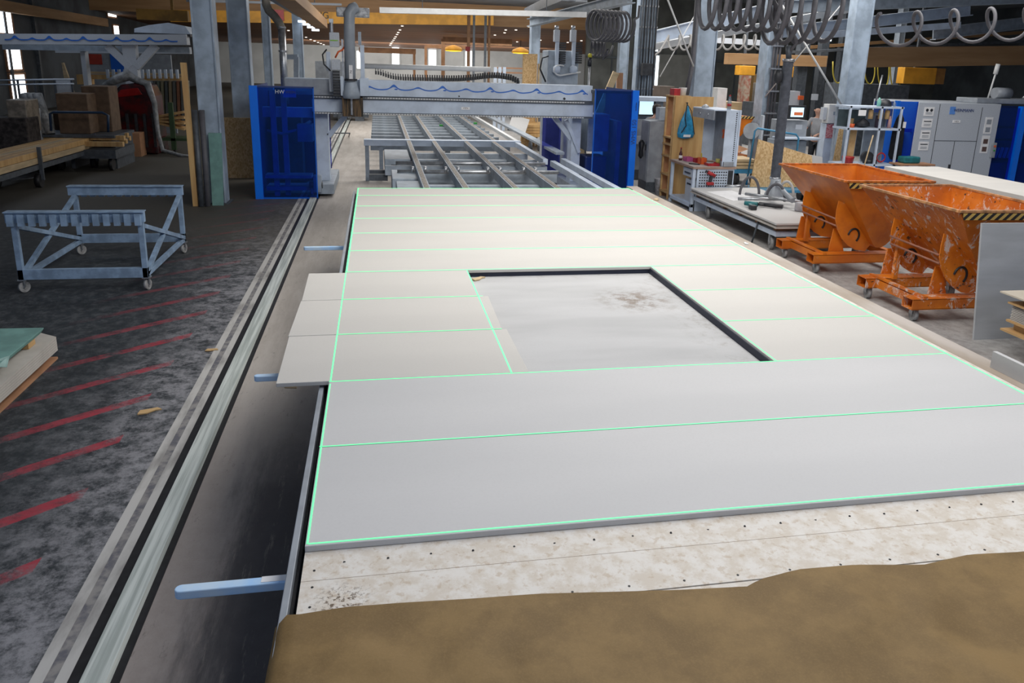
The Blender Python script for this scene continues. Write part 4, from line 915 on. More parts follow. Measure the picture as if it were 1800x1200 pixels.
# timber board with bag and open shelf behind
tag(obj('timber_board', B(6.43, 7.28, 13.3, 13.34, .0, 2.19), woodP), 'tall light timber panel behind the bench with a blue bag on it', 'panel')
r = thing('wooden_shelf', 'narrow open wooden shelf behind the timber panel, left of the bench', 'shelf', (6.45, 13.6, 0))
for x, y in ((6.42, 13.36), (6.42, 13.8), (6.74, 13.8)): obj('upright', B(x, x+.04, y, y+.04, 0, 2.19), wood, r)
for z in (.12, .5, .9, 1.15, 1.3, 2.17): obj('shelf_board', B(6.41, 6.79, 13.35, 13.85, z, z+.03), wood, r)
obj('back_board', B(6.46, 6.78, 13.84, 13.86, 0, 2.19), woodR, r)
r = thing('drawstring_bag', 'bright blue drawstring bag hanging on the timber panel', 'bag', (6.66, 13.2, 1.3))
obj('pouch', MB().lathe((6.68, 13.22, 1.32), [(.06, 0), (.17, .03), (.19, .1), (.18, .2), (.14, .36), (.08, .5), (.03, .62), (.02, .68)], 18, .35), bagm, r, sm=True)
obj('print', MB().prism([(6.60, 13.148, 1.36), (6.76, 13.148, 1.36), (6.77, 13.152, 1.41), (6.61, 13.152, 1.41)], (0, -.004, 0)), paper, r)
obj('cord', MB().tube([(6.66, 13.2, 2.07), (6.62, 13.14, 1.95), (6.6, 13.12, 1.75), (6.64, 13.13, 1.6), (6.55, 13.14, 1.45)], .012), black, r); obj('cord', MB().tube([(6.66, 13.28, 2.07), (6.74, 13.14, 1.9), (6.80, 13.13, 1.6), (6.85, 13.15, 1.42)], .008), black, r)
tag(obj('carton', B(6.44, 6.58, 13.45, 13.7, 2.2, 2.34), red, bev=.004), 'red carton on top of the open wooden shelf', 'box')
tag(obj('white_tub', MB().lathe((6.69, 13.6, 2.2), [(.07, 0), (.085, .15), (.09, .16)], 16), white, sm=True), 'white tub with red print beside the red carton', 'tub')
# grey cabinet, bucket, consoles
r = thing('metal_cabinet', 'tall grey metal cabinet on a dark plinth behind the work bench', 'cabinet', (6.45, 14.5, 0))
obj('plinth', B(6.22, 6.69, 14.2, 14.75, 0, .24), steelD, r); obj('body', B(6.22, 6.69, 14.2, 14.75, .24, 1.6), greym, r, .006); dd = obj('door', B(6.205, 6.22, 14.23, 14.72, .27, 1.57), greym, r, .003); obj('handle', B(6.19, 6.205, 14.3, 14.33, .95, 1.08), dark, dd)
tag(obj('glove_bundle', MB().lathe((6.14, 14.45, .75), [(.02, 0), (.06, .06), (.05, .2), (.07, .35), (.03, .42)], 9), dark, sm=True), 'dark bundle of cables hanging at the side of the grey cabinet', 'cables')
tag(obj('bucket', MB().lathe((6.50, 14.03, 0), [(.10, 0), (.135, .34), (.14, .35)], 18), mat('grubby_white_bucket', (.55, .55, .58), .5, 0, .3, 12), sm=True), 'grubby white bucket on the floor between grey cabinet and wooden shelf', 'bucket')
tag(obj('console_box', B(6.46, 6.85, 14.3, 14.55, 1.62, 1.9), steel, bev=.008), 'small grey monitor housing on top of the grey metal cabinet', 'monitor')
Yc = 16.2
r = thing('operator_console', 'grey machine console with a lit screen left of the grey metal cabinet', 'console', (7.1, 16.3, 0))
a = at(1116, 230, Yc); b = at(1178, 180, Yc); s0 = at(1124, 201, Yc-.1); s1 = at(1150, 177, Yc-.1)
obj('body', B(a.x, b.x, Yc, Yc+.8, .25, 1.5), greym, r, .01); obj('plinth', B(a.x, b.x, Yc, Yc+.8, 0, .25), steelD, r); obj('hood', B(a.x, b.x, Yc-.15, Yc+.6, b.z+.02, b.z+.12), steelL, r, .01); obj('rear_housing', B(a.x+.1, b.x-.1, Yc+.2, Yc+.8, 1.5, b.z+.02), steel, r)
mn = obj('monitor', B(s0.x-.05, s1.x+.06, Yc-.06, Yc, s0.z-.04, s1.z+.04), dark, r, .006); obj('screen', B(s0.x, s1.x, Yc-.07, Yc-.062, s0.z, s1.z), screenm, mn)
obj('lower_box', B(a.x+.05, a.x+.5, Yc-.06, Yc, .9, 1.1), greyL, r)
r = thing('operator_console', 'grey console with a lit screen showing brown bars, near the man', 'console', (10, 14.6, 0))
s0 = at(1387, 205, 14.5); s1 = at(1411, 189, 14.5)
mn = obj('monitor', B(s0.x-.06, s1.x+.06, 14.44, 14.5, s0.z-.05, s1.z+.05), dark, r, .006); sc_ = obj('screen', B(s0.x, s1.x, 14.43, 14.439, s0.z, s1.z), screenm, mn)
obj('bar', B(s0.x+.08, s1.x-.02, 14.424, 14.429, s0.z+.04, s0.z+.11), emi('screen_brown', (.5, .12, .04), .5), mn)
obj('body', B(9.55, 10.25, 14.55, 15.0, .3, 1.66), greym, r, .01); obj('keyboard_shelf', B(9.4, 10.45, 14.2, 14.6, 1.24, 1.28), steelL, r, .004); obj('lower_body', B(9.5, 10.2, 14.4, 15.0, .0, 1.2), steel, r, .01); obj('label', B(9.95, 10.12, 14.545, 14.55, 1.45, 1.56), greyL, r)
# trolley with strand boards
r = thing('panel_trolley', 'blue handled trolley holding strand boards behind the lifting hose', 'trolley', (8.9, 13, 0))
obj('handle_frame', MB().tube([(8.2, 13.25, .32), (8.27, 13.25, 1.5), (8.33, 13.25, 1.56), (9.25, 13.25, 1.44), (9.32, 13.25, 1.36), (9.3, 13.25, .5)], .022), mat('blue_tube', (.05, .24, .42), .4), r, sm=True)
obj('deck', B(8.1, 9.7, 12.6, 13.3, .26, .32), bpy.data.materials['blue_tube'], r, .006)
for x in (8.3, 9.5):
    for y in (12.7, 13.2): w_ = obj('wheel', MB().cyl((x-.04, y, .12), (x+.04, y, .12), .12, 18), black, r, sm=True)
for x in (8.3, 9.5): obj('wheel_bracket', B(x-.06, x+.06, 12.7, 13.2, .14, .26), steelD, r)
tag(obj('strand_board', MB().prism([(8.14, 12.95, .33), (9.66, 12.95, .33), (9.60, 13.1, 1.00), (8.30, 13.1, 1.34)], (0, .03, 0)), osbm), 'pale strand board standing on the blue trolley', 'board')
tag(obj('gypsum_offcut', MB().prism([(9.2, 13.14, .33), (9.98, 13.14, .33), (9.92, 13.2, .96), (9.3, 13.2, 1.06)], (0, .03, 0)), gypm), 'pale offcut standing behind the strand board on the blue trolley', 'board')
# wall cabinet post
r = thing('switch_cabinet', 'white switch cabinet with a red notice on a grey post near the tall column', 'cabinet', (11.1, 15, 0))
obj('box', B(10.97, 11.36, 14.9, 15.15, 1.58, 2.03), white, r, .008); obj('mark', B(11.1, 11.15, 14.894, 14.9, 1.78, 1.86), steel, r); obj('post', B(10.98, 11.36, 14.95, 15.2, 0, 1.57), steelL, r, .006); obj('notice', B(11.0, 11.21, 14.94, 14.948, 1.22, 1.56), mat('red_notice', (.45, .05, .09), .6, 0, .3, 25, c2=(.7, .4, .4)), r); obj('side_box', B(10.87, 10.96, 14.95, 15.1, 1.66, 1.95), greyL, r)
tag(obj('strand_strip', MB().prism([(10.55, 13.85, .0), (10.80, 13.85, .0), (10.79, 13.9, 1.72), (10.7, 13.9, 1.72)], (0, .02, 0)), osbm), 'narrow strand board strip leaning at the foot of the tall grey column', 'board')
# rack with items
r = thing('storage_rack', 'grey metal rack with two bays of tools and tins left of the grey machine', 'rack', (10.75, 12.9, 0))
for x in (10.12, 10.86, 11.34):
    obj('upright', B(x, x+.04, 12.70, 12.74, .3, 2.1), steelL, r); obj('upright', B(x, x+.04, 13.2, 13.24, .3, 2.1), steel, r)
for z in (.55, .83, 1.6, 2.06): obj('shelf_board', B(10.1, 11.4, 12.7, 13.25, z, z+.04), steelL, r)
obj('back_sheet', B(10.14, 10.85, 13.25, 13.26, 1.64, 2.0), mat('teal_grey_sheet', (.13, .18, .19), .6), r); obj('back_sheet', B(10.9, 11.38, 13.25, 13.26, .87, 1.95), steel, r); obj('side_wheels', B(10.12, 11.36, 12.72, 13.2, .02, .3), steelD, r)
def it(nm, lb, mb, mm, cat, sm=True): return tag(obj(nm, mb, mm, sm=sm, bev=0 if sm else .004), lb, cat)
it('green_bottle', 'green bottle on top of the metal rack', MB().lathe((10.88, 12.85, 2.1), [(.04, 0), (.045, .1), (.02, .15), (.018, .18)], 12), mat('green_glass', (.2, .5, .42), .2), 'bottle')
it('helmet', 'dark cap lying on top of the metal rack', MB().lathe((11.1, 12.95, 2.1), [(.14, 0), (.13, .07), (.08, .13), (.02, .15)], 14), dark, 'cap')
it('small_bottle', 'clear bottle beside the dark cap on the metal rack', MB().lathe((11.22, 12.8, 2.1), [(.03, 0), (.035, .06), (.015, .1)], 10), clear, 'bottle')
for k, (x, lb) in enumerate(((10.72, 'brown roll under the rack top, left of the middle post'), (10.96, 'brown roll under the rack top, just right of the middle post'), (11.12, 'brown roll under the rack top, rightmost'))): it('tape_roll', lb, MB().cyl((x, 12.85, 1.83), (x, 12.85, 2.02), .05), wood, 'roll')
it('notice_card', 'small white notice hanging under the rack top', MB().box(10.32, 10.5, 12.69, 12.695, 1.9, 2.02), paper, 'notice', False)
it('power_tool', 'dark power tool lying on the middle shelf of the rack', MB().lathe((10.62, 12.95, 1.64), [(.05, 0), (.17, .03), (.16, .1), (.08, .17), (.02, .2)], 10, .7), dark, 'tool')
it('paint_tin', 'red and white tin on the middle shelf of the rack', MB().cyl((10.3, 12.85, 1.64), (10.3, 12.85, 1.72), .06), redo, 'tin')
it('brown_jar', 'brown jar behind the power tool on the rack', MB().cyl((10.4, 13.05, 1.64), (10.4, 13.05, 1.82), .06), wood, 'jar')
it('dark_drum', 'dark drum on the middle shelf in the right bay', MB().cyl((11.0, 12.95, 1.64), (11.0, 12.95, 1.9), .07), mat('dark_purple', (.07, .05, .08), .5), 'drum')
it('spray_can', 'spray can with a red cap in the right bay of the rack', MB().lathe((11.2, 12.85, 1.64), [(.035, 0), (.035, .18), (.02, .22), (.02, .26)], 12), mat('can_red_white', (.6, .35, .35), .4), 'can')
it('red_tub', 'red tub with white print on the lower shelf of the rack', MB().lathe((10.32, 12.85, .87), [(.11, 0), (.13, .13), (.13, .15)], 16), red, 'tub')
it('circular_saw', 'dark saw on the lower shelf of the rack', MB().cyl((10.8, 12.85, 1.0), (10.82, 12.95, 1.0), .13, 18).box(10.75, 11.0, 12.8, 12.95, .87, .95), dark, 'saw')
it('red_cable', 'red cable coil on the lower shelf of the rack', MB().tube([(11.12+.1*math.cos(t), 12.85, .99+.1*math.sin(t)+.002*t) for t in [k*PI/8 for k in range(34)]], .012, 6), red, 'cable')
it('cardboard_tube', 'brown cardboard leaning in the left bay of the rack', MB().beam((10.42, 12.95, .87), (10.5, 13.05, 1.58), .14, .05, (0, 1, 0)), wood, 'cardboard', False)
it('broom_stick', 'thin wooden stick leaning against the front of the rack', MB().cyl((10.52, 12.66, .3), (10.72, 12.66, 1.5), .014), woodL, 'stick')
r = thing('work_jacket', 'black work jacket hanging at the right side of the metal rack', 'jacket', (11.5, 12.9, 1.0))
obj('body', MB().lathe((11.52, 12.95, .95), [(.10, 0), (.16, .1), (.15, .4), (.14, .7), (.09, .9), (.03, 1.0)], 14, .5), mat('black_cloth', (.012, .014, .022), .9, 0, .3, 14, bump=.5), r, sm=True); obj('tag', B(11.55, 11.62, 12.86, 12.87, 1.65, 1.78), paper, r)
tag(obj('tool_case', MB().box(11.45, 11.85, 12.5, 12.75, .92, 1.06), teal, bev=.03), 'dark teal tool case on the brown board beside the jacket', 'tool case')
tag(obj('shelf_plank', B(11.3, 12.15, 12.4, 12.8, .88, .915), woodR), 'brown board shelf beside the metal rack holding a tool case', 'board')
r = thing('trestle', 'grey trestle under the brown board shelf beside the rack', 'trestle', (11.7, 12.6, 0))
for x in (11.4, 12.0): obj('leg', B(x, x+.05, 12.45, 12.75, 0, .88), steel, r)
# grey machine with blue doors
r = thing('processing_machine', 'large grey machine housing with blue transparent doors at the right', 'machine', (14, 14, 0))
obj('housing', B(12.34, 14.5, 13.5, 15.2, .0, 2.18), greyL, r, .01); obj('blue_pane', B(11.85, 12.34, 13.52, 13.54, .1, 2.19), acr, r); obj('inner_wall', B(11.85, 12.34, 14.4, 14.43, 0, 2.15), blueD, r); obj('blue_post', B(11.78, 11.86, 13.48, 13.58, 0, 2.2), blue, r)
obj('inner_case', B(12.0, 12.3, 13.8, 14.3, .2, 1.5), blue, r)
for z in (.9, 1.5): obj('inner_rail', B(11.86, 12.34, 13.6, 13.65, z, z+.08), blue, r)
obj('blue_pane', B(14.5, 17.2, 13.52, 13.54, .1, 2.1), acr, r); obj('blue_post', B(15.05, 15.2, 13.46, 13.6, 0, 2.14), bpy.data.materials['bright_blue_post'], r); obj('inner_wall', B(14.5, 17.2, 14.8, 14.83, 0, 2.1), blueD, r)
for z in (1.3, 1.6): obj('inner_rail', B(14.55, 17.0, 14.0, 14.1, z, z+.05), dark, r)
m = MB()
for k in range(8): m.beam((14.7+k*.12, 13.9, .9), (14.75+k*.12, 13.9, 1.15), .05, .05, (0, 1, 0))
obj('inner_tools', m, steelL, r); obj('inner_table', B(14.55, 17, 13.7, 14.2, .3, .8), blueD, r)
for (x0, x1, z0, z1) in ((12.88, 12.89, .1, 2.15), (14.0, 14.01, .1, 2.1), (12.89, 14.0, 1.32, 1.33), (13.42, 13.43, .1, 1.32)): obj('door_gap', B(x0, x1, 13.494, 13.5, z0, z1), dark, r)
obj('door_handle', B(13.36, 13.40, 13.47, 13.494, .62, .78), dark, r)
pl = obj('logo_block', B(13.16, 13.30, 13.49, 13.499, 1.93, 2.1), mat('logo_blue', (.12, .3, .75), .5), r); text('lettering', 'WEINMANN', .095, facing(13.52, 13.488, 2.02), blueD, pl)
lab = obj('label', B(13.28, 13.48, 13.49, 13.499, 1.74, 1.80), paper, r); text('marking', '< X >', .045, facing(13.38, 13.488, 1.77), black, lab)
for k, z in enumerate((1.88, 1.62, 1.36, 1.10)):
    lab = obj('sign', B(12.50, 12.75, 13.49, 13.499, z, z+.20), paper, r)
    if k == 0: m = MB().cyl((12.57, 13.488, z+.13), (12.57, 13.486, z+.13), .035).cyl((12.68, 13.488, z+.13), (12.68, 13.486, z+.13), .035)
    else: m = MB().box(12.53, 12.72, 13.486, 13.489, z+.13, z+.15)
    obj('print', m, dark, lab); [obj('print', B(12.54, 12.71, 13.486, 13.489, z+q, z+q+.012), greym, lab) for q in (.04, .07)]
for z0, z1 in ((1.5, 1.88), (1.05, 1.46)):
    lab = obj('sign', B(14.14, 14.34, 13.49, 13.499, z0, z1), paper, r); pmat = mat('brown_print', (.12, .07, .06), .6) if z0 < 1.2 else greym
    for q in (.04, .22): obj('print', B(14.18, 14.30, 13.486, 13.489, z0+q, z0+q+.11), pmat, lab)
obj('control_panel', B(14.42, 14.52, 13.44, 13.5, .95, 1.3), greym, r, .004); obj('button', MB().cyl((14.47, 13.44, 1.22), (14.47, 13.42, 1.22), .025), redo, r); obj('button', MB().cyl((14.47, 13.44, 1.12), (14.47, 13.42, 1.12), .02), bpy.data.materials['green_cap'], r)
obj('roof_duct', B(14.0, 17, 13.7, 14.4, 2.18, 2.3), greym, r, .02); obj('lamp_post', MB().cyl((14.45, 13.9, 2.3), (14.55, 13.9, 2.95), .02).cyl((14.53, 13.9, 2.85), (14.56, 13.9, 3.08), .05), white, r, sm=True)
obj('motor', MB().cyl((14.6, 13.9, 2.42), (15.0, 13.9, 2.42), .13), greym, r, sm=True); obj('bent_pipe', MB().tube([(15.4, 13.9, 2.3), (15.5, 13.9, 2.42), (15.8, 13.9, 2.45), (17, 13.9, 2.45)], .03), zinc, r, sm=True)
# white board stack
r0_ = 'large pale boards stacked in the block behind the orange skips'
for k in range(7):
    tag(obj('pale_board', B(9.92+.006*(k % 3), 11.1, 5.0, 11.0-.01*(k % 2), .35+k*.1, .448+k*.1), gyp('pale_block_board', (.66, .64, .61), (.60, .585, .56), 2) if k == 0 else bpy.data.materials['pale_block_board'], bev=.004), 'large pale board block behind the orange skips, %s layer' % ['lowest', 'second', 'third', 'fourth', 'fifth', 'sixth', 'topmost'][k], 'board', r0_)
r = thing('stack_base', 'dark timber base under the large pale board block', 'base', (10.5, 8, 0))
for k in range(5): obj('bearer', B(9.95, 11.1, 5.3+k*1.3, 5.45+k*1.3, 0, .349), woodR, r)
tag(obj('label_sheet', B(9.90, 9.915, 10.5, 10.85, .86, .98), paper), 'white label sheet on the corner of the large pale board block', 'label')

# ================================================================== PEOPLE
def skinmesh(name, verts, edges, rad, m, parent, root=0, sub=2):
    me = bpy.data.meshes.new(name); c = WL[parent.name]; me.from_pydata([Vector(v)-c for v in verts], edges, []); me.materials.append(m)
    o = bpy.data.objects.new(name, me); COL.objects.link(o); o.parent = parent; WL[o.name] = c
    sk = o.modifiers.new('skin', 'SKIN'); sk.use_smooth_shade = True
    for i, rr in enumerate(rad): d = me.skin_vertices[0].data[i]; d.radius = rr if isinstance(rr, tuple) else (rr, rr)
    me.skin_vertices[0].data[root].use_root = True
    s = o.modifiers.new('sub', 'SUBSURF'); s.levels = s.render_levels = sub
    return o
def person(name, lb, x, y, face, hgt, armL, armR, bald, lean=.06):
    """armL / armR: hand position in local metres (right, forward, up); face = heading angle, 0 looks towards -Y"""
    r = thing(name, lb, 'person', (x, y, 0)); s = hgt/1.8
    ca, sa = math.cos(face), math.sin(face)
    def L(a, f, z): a, f, z = a*s, f*s, z*s; return Vector((x+a*ca+f*sa, y+a*sa-f*ca, z))
    V, E, R = [], [], []
    def ad(p, rr, pa=None):
        V.append(p); R.append(rr*s if not isinstance(rr, tuple) else (rr[0]*s, rr[1]*s))
        if pa is not None: E.append((pa, len(V)-1))
        return len(V)-1
    pel = ad(L(0, 0, .95), .135); sp = ad(L(0, lean*.5, 1.15), .13, pel); ch = ad(L(0, lean, 1.36), .145, sp); nk = ad(L(0, lean*1.4, 1.50), .06, ch); n2 = ad(L(0, lean*1.8, 1.57), .055, nk)
    hd = ad(L(0, lean*2+.02, 1.66), .088, n2); hd2 = ad(L(0, lean*2+.01, 1.74), .08, hd)
    hands = []
    for sd, hp in ((-1, armL), (1, armR)):
        sh = ad(L(sd*.17, lean, 1.42), .062, ch); hv = Vector((hp[0], hp[1], hp[2])); shv = Vector((sd*.21, lean, 1.40))
        el = (shv+hv)/2+Vector((sd*.08, -.06, -.10)); e = ad(L(*el), .042, sh); wr = ad(L(*hv), .028, e); d = (hv-el).normalized()
        pm = hv+d*.06; p = ad(L(*pm), .034, wr)
        for k in range(4):
            o_ = Vector(((k-1.5)*.021, 0, 0)); f1 = ad(L(*(pm+d*.05+o_)), .0095, p); f2 = ad(L(*(pm+d*(.085-abs(k-1.4)*.006)+o_+Vector((0, 0, -.012)))), .0085, f1); ad(L(*(pm+d*(.10-abs(k-1.4)*.006)+o_+Vector((0, 0, -.035)))), .0075, f2)
        t1 = ad(L(*(hv+d*.03+Vector((-sd*.038, 0, 0)))), .011, wr); ad(L(*(hv+d*.075+Vector((-sd*.052, 0, -.01)))), .009, t1)
    for sd in (-1, 1):
        hp = ad(L(sd*.09, 0, .88), .095, pel); kn = ad(L(sd*.10, .02, .50), .06, hp); an = ad(L(sd*.11, -.02, .10), .04, kn); ad(L(sd*.12, .13, .045), .035, an)
    body = skinmesh('body', V, E, R, skin, r)
    # face
    hc = L(0, lean*2+.02, 1.67); fwd = (L(0, 1, 0)-L(0, 0, 0)).normalized(); rgt = (L(1, 0, 0)-L(0, 0, 0)).normalized()
    obj('nose', MB().cyl(hc+fwd*.085*s+Vector((0, 0, .03)), hc+fwd*.108*s+Vector((0, 0, -.012)), .008*s, 8, .015*s), skin, r, sm=True)
    for sd in (-1, 1):
        obj('eye', MB().lathe(hc+fwd*.083*s+rgt*sd*.03*s+Vector((0, 0, .022)), [(.002, 0), (.009, .006), (.009, .012), (.002, .018)], 8), dark, r, sm=True)
        obj('ear', MB().lathe(hc+rgt*sd*.088*s+Vector((0, 0, -.02)), [(.006, 0), (.017, .015), (.018, .04), (.006, .055)], 8), skin, r, sm=True)
    obj('mouth', MB().beam(hc+fwd*.087*s-rgt*.024*s+Vector((0, 0, -.042)), hc+fwd*.087*s+rgt*.024*s+Vector((0, 0, -.042)), .006, .008), mat('lips', (.4, .16, .13), .5) if 'lips' not in bpy.data.materials else bpy.data.materials['lips'], r)
    if not bald: obj('hair', MB().lathe(hc+Vector((0, 0, -.03))-fwd*.022*s, [(.085*s, -.06), (.100*s, 0), (.103*s, .06), (.095*s, .12), (.06*s, .155), (.01, .168)], 16), hair, r, sm=True)
    # clothes
    V2, E2, R2 = [], [], []
    def a2(p, rr, pa=None):
        V2.append(p); R2.append(rr*s)
        if pa is not None: E2.append((pa, len(V2)-1))
        return len(V2)-1
    q0 = a2(L(0, 0, .93), .16); q1 = a2(L(0, lean*.5, 1.15), .175, q0); q2 = a2(L(0, lean, 1.36), .19, q1); q3 = a2(L(0, lean*1.3, 1.47), .085, q2)
    for sd, hp in ((-1, armL), (1, armR)):
        hv = Vector(hp); shv = Vector((sd*.21, lean, 1.40)); el = (shv+hv)/2+Vector((sd*.08, -.06, -.10)); a_ = a2(L(sd*.17, lean, 1.42), .085, q2); mid = shv*.25+el*.75; a2(L(*mid), .068, a_)
    skinmesh('shirt', V2, E2, R2, shirt, r)
    V3, E3, R3 = [L(0, 0, .97)], [], [.155*s]
    for sd in (-1, 1):
        n = len(V3); V3 += [L(sd*.09, 0, .86), L(sd*.10, .02, .50), L(sd*.11, -.02, .12)]; R3 += [.115*s, .08*s, .062*s]; E3 += [(0, n), (n, n+1), (n+1, n+2)]
    skinmesh('trousers', V3, E3, R3, trous, r)
    for sd in (-1, 1):
        obj('shoe', MB().prism([L(sd*.12-.05, -.08, 0), L(sd*.12+.05, -.08, 0), L(sd*.12+.055, .12, 0), L(sd*.12+.03, .19, 0), L(sd*.12-.03, .19, 0), L(sd*.12-.055, .12, 0)], (0, 0, .075)), black, r, .02)
    return r
pm = at(1437, 230, 17.6)
person('person', 'man with shaved head in a grey t-shirt and dark trousers, standing at a machine', pm.x, 17.6, -.9, 1.87, (-.2, .44, 1.08), (.2, .44, 1.08), True)
pw = at(1149, 230, 15.5)
person('person', 'dark haired person in a grey top, standing at the lit console behind the grey cabinet', pw.x, 15.5, 2.5, 1.92, (-.2, .36, 1.15), (.2, .36, 1.15), False)
tag(obj('work_table', MB().box(pm.x-.95, pm.x-.1, 16.7, 17.22, 1.0, 1.04).box(pm.x-.9, pm.x-.85, 16.8, 17.2, 0, 1.0).box(pm.x-.2, pm.x-.15, 16.8, 17.2, 0, 1.0), steelL), 'pale shelf the man in the grey t-shirt rests his hands on', 'table')
# ================================================================== OVERHEAD
def span(nm, lb, p, q, w, h, m_, cat='beam', grp=None, flange=True):
    p, q = Vector(p), Vector(q); r = thing(nm, lb, cat, (p+q)/2, grp); d = (q-p).normalized(); up = Vector((0, 0, 1)); sd = d.cross(up).normalized(); up2 = sd.cross(d)
    if flange:
        obj('web', MB().beam(p, q, w*.15, h), m_, r)
        for s in (-1, 1): obj('flange', MB().beam(p+up2*s*h/2, q+up2*s*h/2, w, .03), m_, r)
    else: obj('body', MB().beam(p, q, w, h), m_, r, .005)
    if nm == 'lamp_rail':
        for s in (.2, .8): c = p+(q-p)*s; obj('hanger', MB().cyl(c, (c.x, c.y, 6.0), .012), steelD, r)
    return r
span('crane_beam', 'long yellow crane beam crossing under the roof at the far hall', at(300, 28, 45), at(867, 35, 45), .35, .62, yellow, 'crane beam', flange=False)
m = at(560, 24, 44.6); r = tag(obj('beam_lettering', MB().box(at(578, 40, 44.7).x-.1, at(578, 40, 44.7).x-.09, 44.79, 44.8, 4, 4.01), dark), 'x', 'x'); bpy.data.objects.remove(r)
cb = [o for o in bpy.data.objects if o.name == 'crane_beam'][0]
a = at(566, 27, 44.7); text('lettering', 'NG', .50, facing(a.x, 44.80, a.z), dark, cb)
pl = obj('sign_plate', B(at(480, 30, 44.7).x, at(499, 30, 44.7).x, 44.74, 44.80, at(490, 36, 44.7).z, at(490, 17, 44.7).z), red, cb, label='red sign on the beam')
span('lamp_rail', 'long pale lamp rail crossing above the bridge', at(667, 18, 22), at(1030, 26, 22), .2, .16, white, 'rail', flange=False)
span('roof_beam', 'brown timber boxed rail running back above the galvanised duct', at(500, -12, 12), at(564, 42, 21), .35, .22, woodB, 'beam', flange=False)
span('roof_beam', 'grey sloping roof girder left of the brown boxed rail', at(480, -10, 12.5), at(530, 25, 22), .22, .16, roofm, 'beam', flange=False)
span('roof_beam', 'dark sloping girder crossing the upper centre above the lamp rail', at(1000, -8, 20), at(930, 22, 30), .4, .3, steelD, 'beam', flange=False)
span('roof_beam', 'grey girder running from the short pale column to the upper centre', at(932, 40, 29.9), at(1110, -4, 22), .3, .28, steel, 'beam')
span('lamp_rail', 'grey lamp rail near the ceiling left of the silver duct', at(330, 1, 18), at(598, 8, 22), .12, .06, roofm, 'rail', flange=False)
for k in range(4): a = at(531+k*8, 38+k*5, 24); tag(obj('ceiling_lamp', MB().box(a.x-.11, a.x+.11, 23.8, 24.0, a.z-.03, a.z+.03), emi('strip_lamp', (.85, .92, 1), 1.6) if k == 0 else bpy.data.materials['strip_lamp']), 'small bright lamp below the brown boxed rail, %s from the left' % ['first', 'second', 'third', 'fourth'][k], 'lamp', 'lamps below the boxed rail')
# roof lamps of the far hall
def onceil(u, v):
    lo, hi = 42., 80.
    for _ in range(40):
        mid = (lo+hi)/2
        if at(u, v, mid).z > cz(mid): hi = mid
        else: lo = mid
    return at(u, v, lo)
ORD = ['nearest', 'second nearest', 'third nearest', 'fourth nearest', 'fifth nearest', 'sixth nearest', 'seventh nearest', 'eighth nearest', 'ninth nearest', 'tenth nearest', 'eleventh nearest', 'furthest']
row = [(707, 45), (703, 52), (700, 56.5), (698, 60), (695.5, 64), (693.5, 67), (691.5, 70), (689.5, 73), (687.5, 76), (686, 79)]
row2 = [(507, 53), (538, 65), (546, 69), (553, 71.5), (559, 74), (564, 76), (569, 78)]
row3 = [(889, 52), (907, 52), (887, 57), (870, 61), (842, 68), (873, 72), (893, 73), (909, 73), (930, 46), (950, 70), (998, 74), (1022, 71)]
row3 = sorted(row3, key=lambda q: q[1])
for nm, rw in (('middle', row), ('left', row2), ('right', row3)):
    for k, (u, v) in enumerate(rw):
        p = onceil(u, v); s_ = .05+.0006*p.y
        tag(obj('ceiling_lamp', MB().cyl((p.x, p.y, p.z-.05), (p.x, p.y, p.z-.0), s_, 10), lampm), 'small round lamp in the %s row on the boarded ceiling, %s' % (nm, ORD[k]), 'lamp', '%s row of lamps on the boarded ceiling' % nm)
for (u, v, lb) in ((797, 86, 'amber glowing lamp under the ceiling right of the timber frames'), (915, 90, 'amber glowing lamp beside the short pale column')):
    p = at(u, v, 60); r = thing('amber_lamp', lb, 'lamp', (p.x, 60, p.z)); obj('shade', MB().lathe((p.x, 60, p.z), [(.75, -.12), (.6, .12), (.1, .3)], 16), yellow, r, sm=True); obj('bulb', MB().lathe((p.x, 60, p.z-.2), [(.1, 0), (.6, .04), (.65, .12)], 14), lampy, r, sm=True); obj('rod', MB().cyl((p.x, 60, p.z+.3), (p.x, 60, p.z+1), .03), steelD, r)
# far hall timber frames and pipes
def fbox(nm, lb, u0_, v0, u1_, v1, y, m_, cat, d=.15):
    a = at(u0_, v1, y); b = at(u1_, v0, y)
    if cat != 'sign': a.z = 0
    else: y = 37.97
    return tag(obj(nm, B(min(a.x, b.x), max(a.x, b.x), y, y+d, min(a.z, b.z), max(a.z, b.z)), m_), lb, cat)
def frame(lb, posts, lint, y):
    a = at(posts[0][0], lint[2], y); r = thing('timber_portal', lb, 'timber frame', (a.x, y, 0))
    for u, vt, w_ in posts: p = at(u, vt, y); obj('post', B(p.x-w_/2, p.x+w_/2, y, y+.2, 0, p.z), woodB if 'x' in lb else mat('orange_timber', (.50, .27, .14), .6, 0, .15, 3) if 'orange_timber' not in bpy.data.materials else bpy.data.materials['orange_timber'], r)
    p = at(lint[0], lint[3], y); q = at(lint[1], lint[2], y); obj('lintel', B(p.x, q.x, y-.02, y+.2, p.z, q.z), bpy.data.materials['orange_timber'], r)
frame('orange timber frame at the far wall, leftmost with one post', [(728, 86, .2)], (631, 731, 86, 92), 66)
frame('low orange timber frame in front of the bright far window', [(748.5, 81, .2)], (748, 825, 81, 84), 62)
frame('taller orange timber frame in the middle of the far hall', [(779, 68, .25)], (779, 900, 69, 77), 54)
for u0_, u1_, v0, lb, m_ in ((821, 827, 26, 'orange timber post left of the two grey pipes in the far hall', 'orange_timber'), (857.5, 862.5, 26, 'orange timber post right of the two grey pipes in the far hall', 'orange_timber')): fbox('timber_stud', lb, u0_, v0, u1_, 128, 38, bpy.data.materials[m_], 'post')
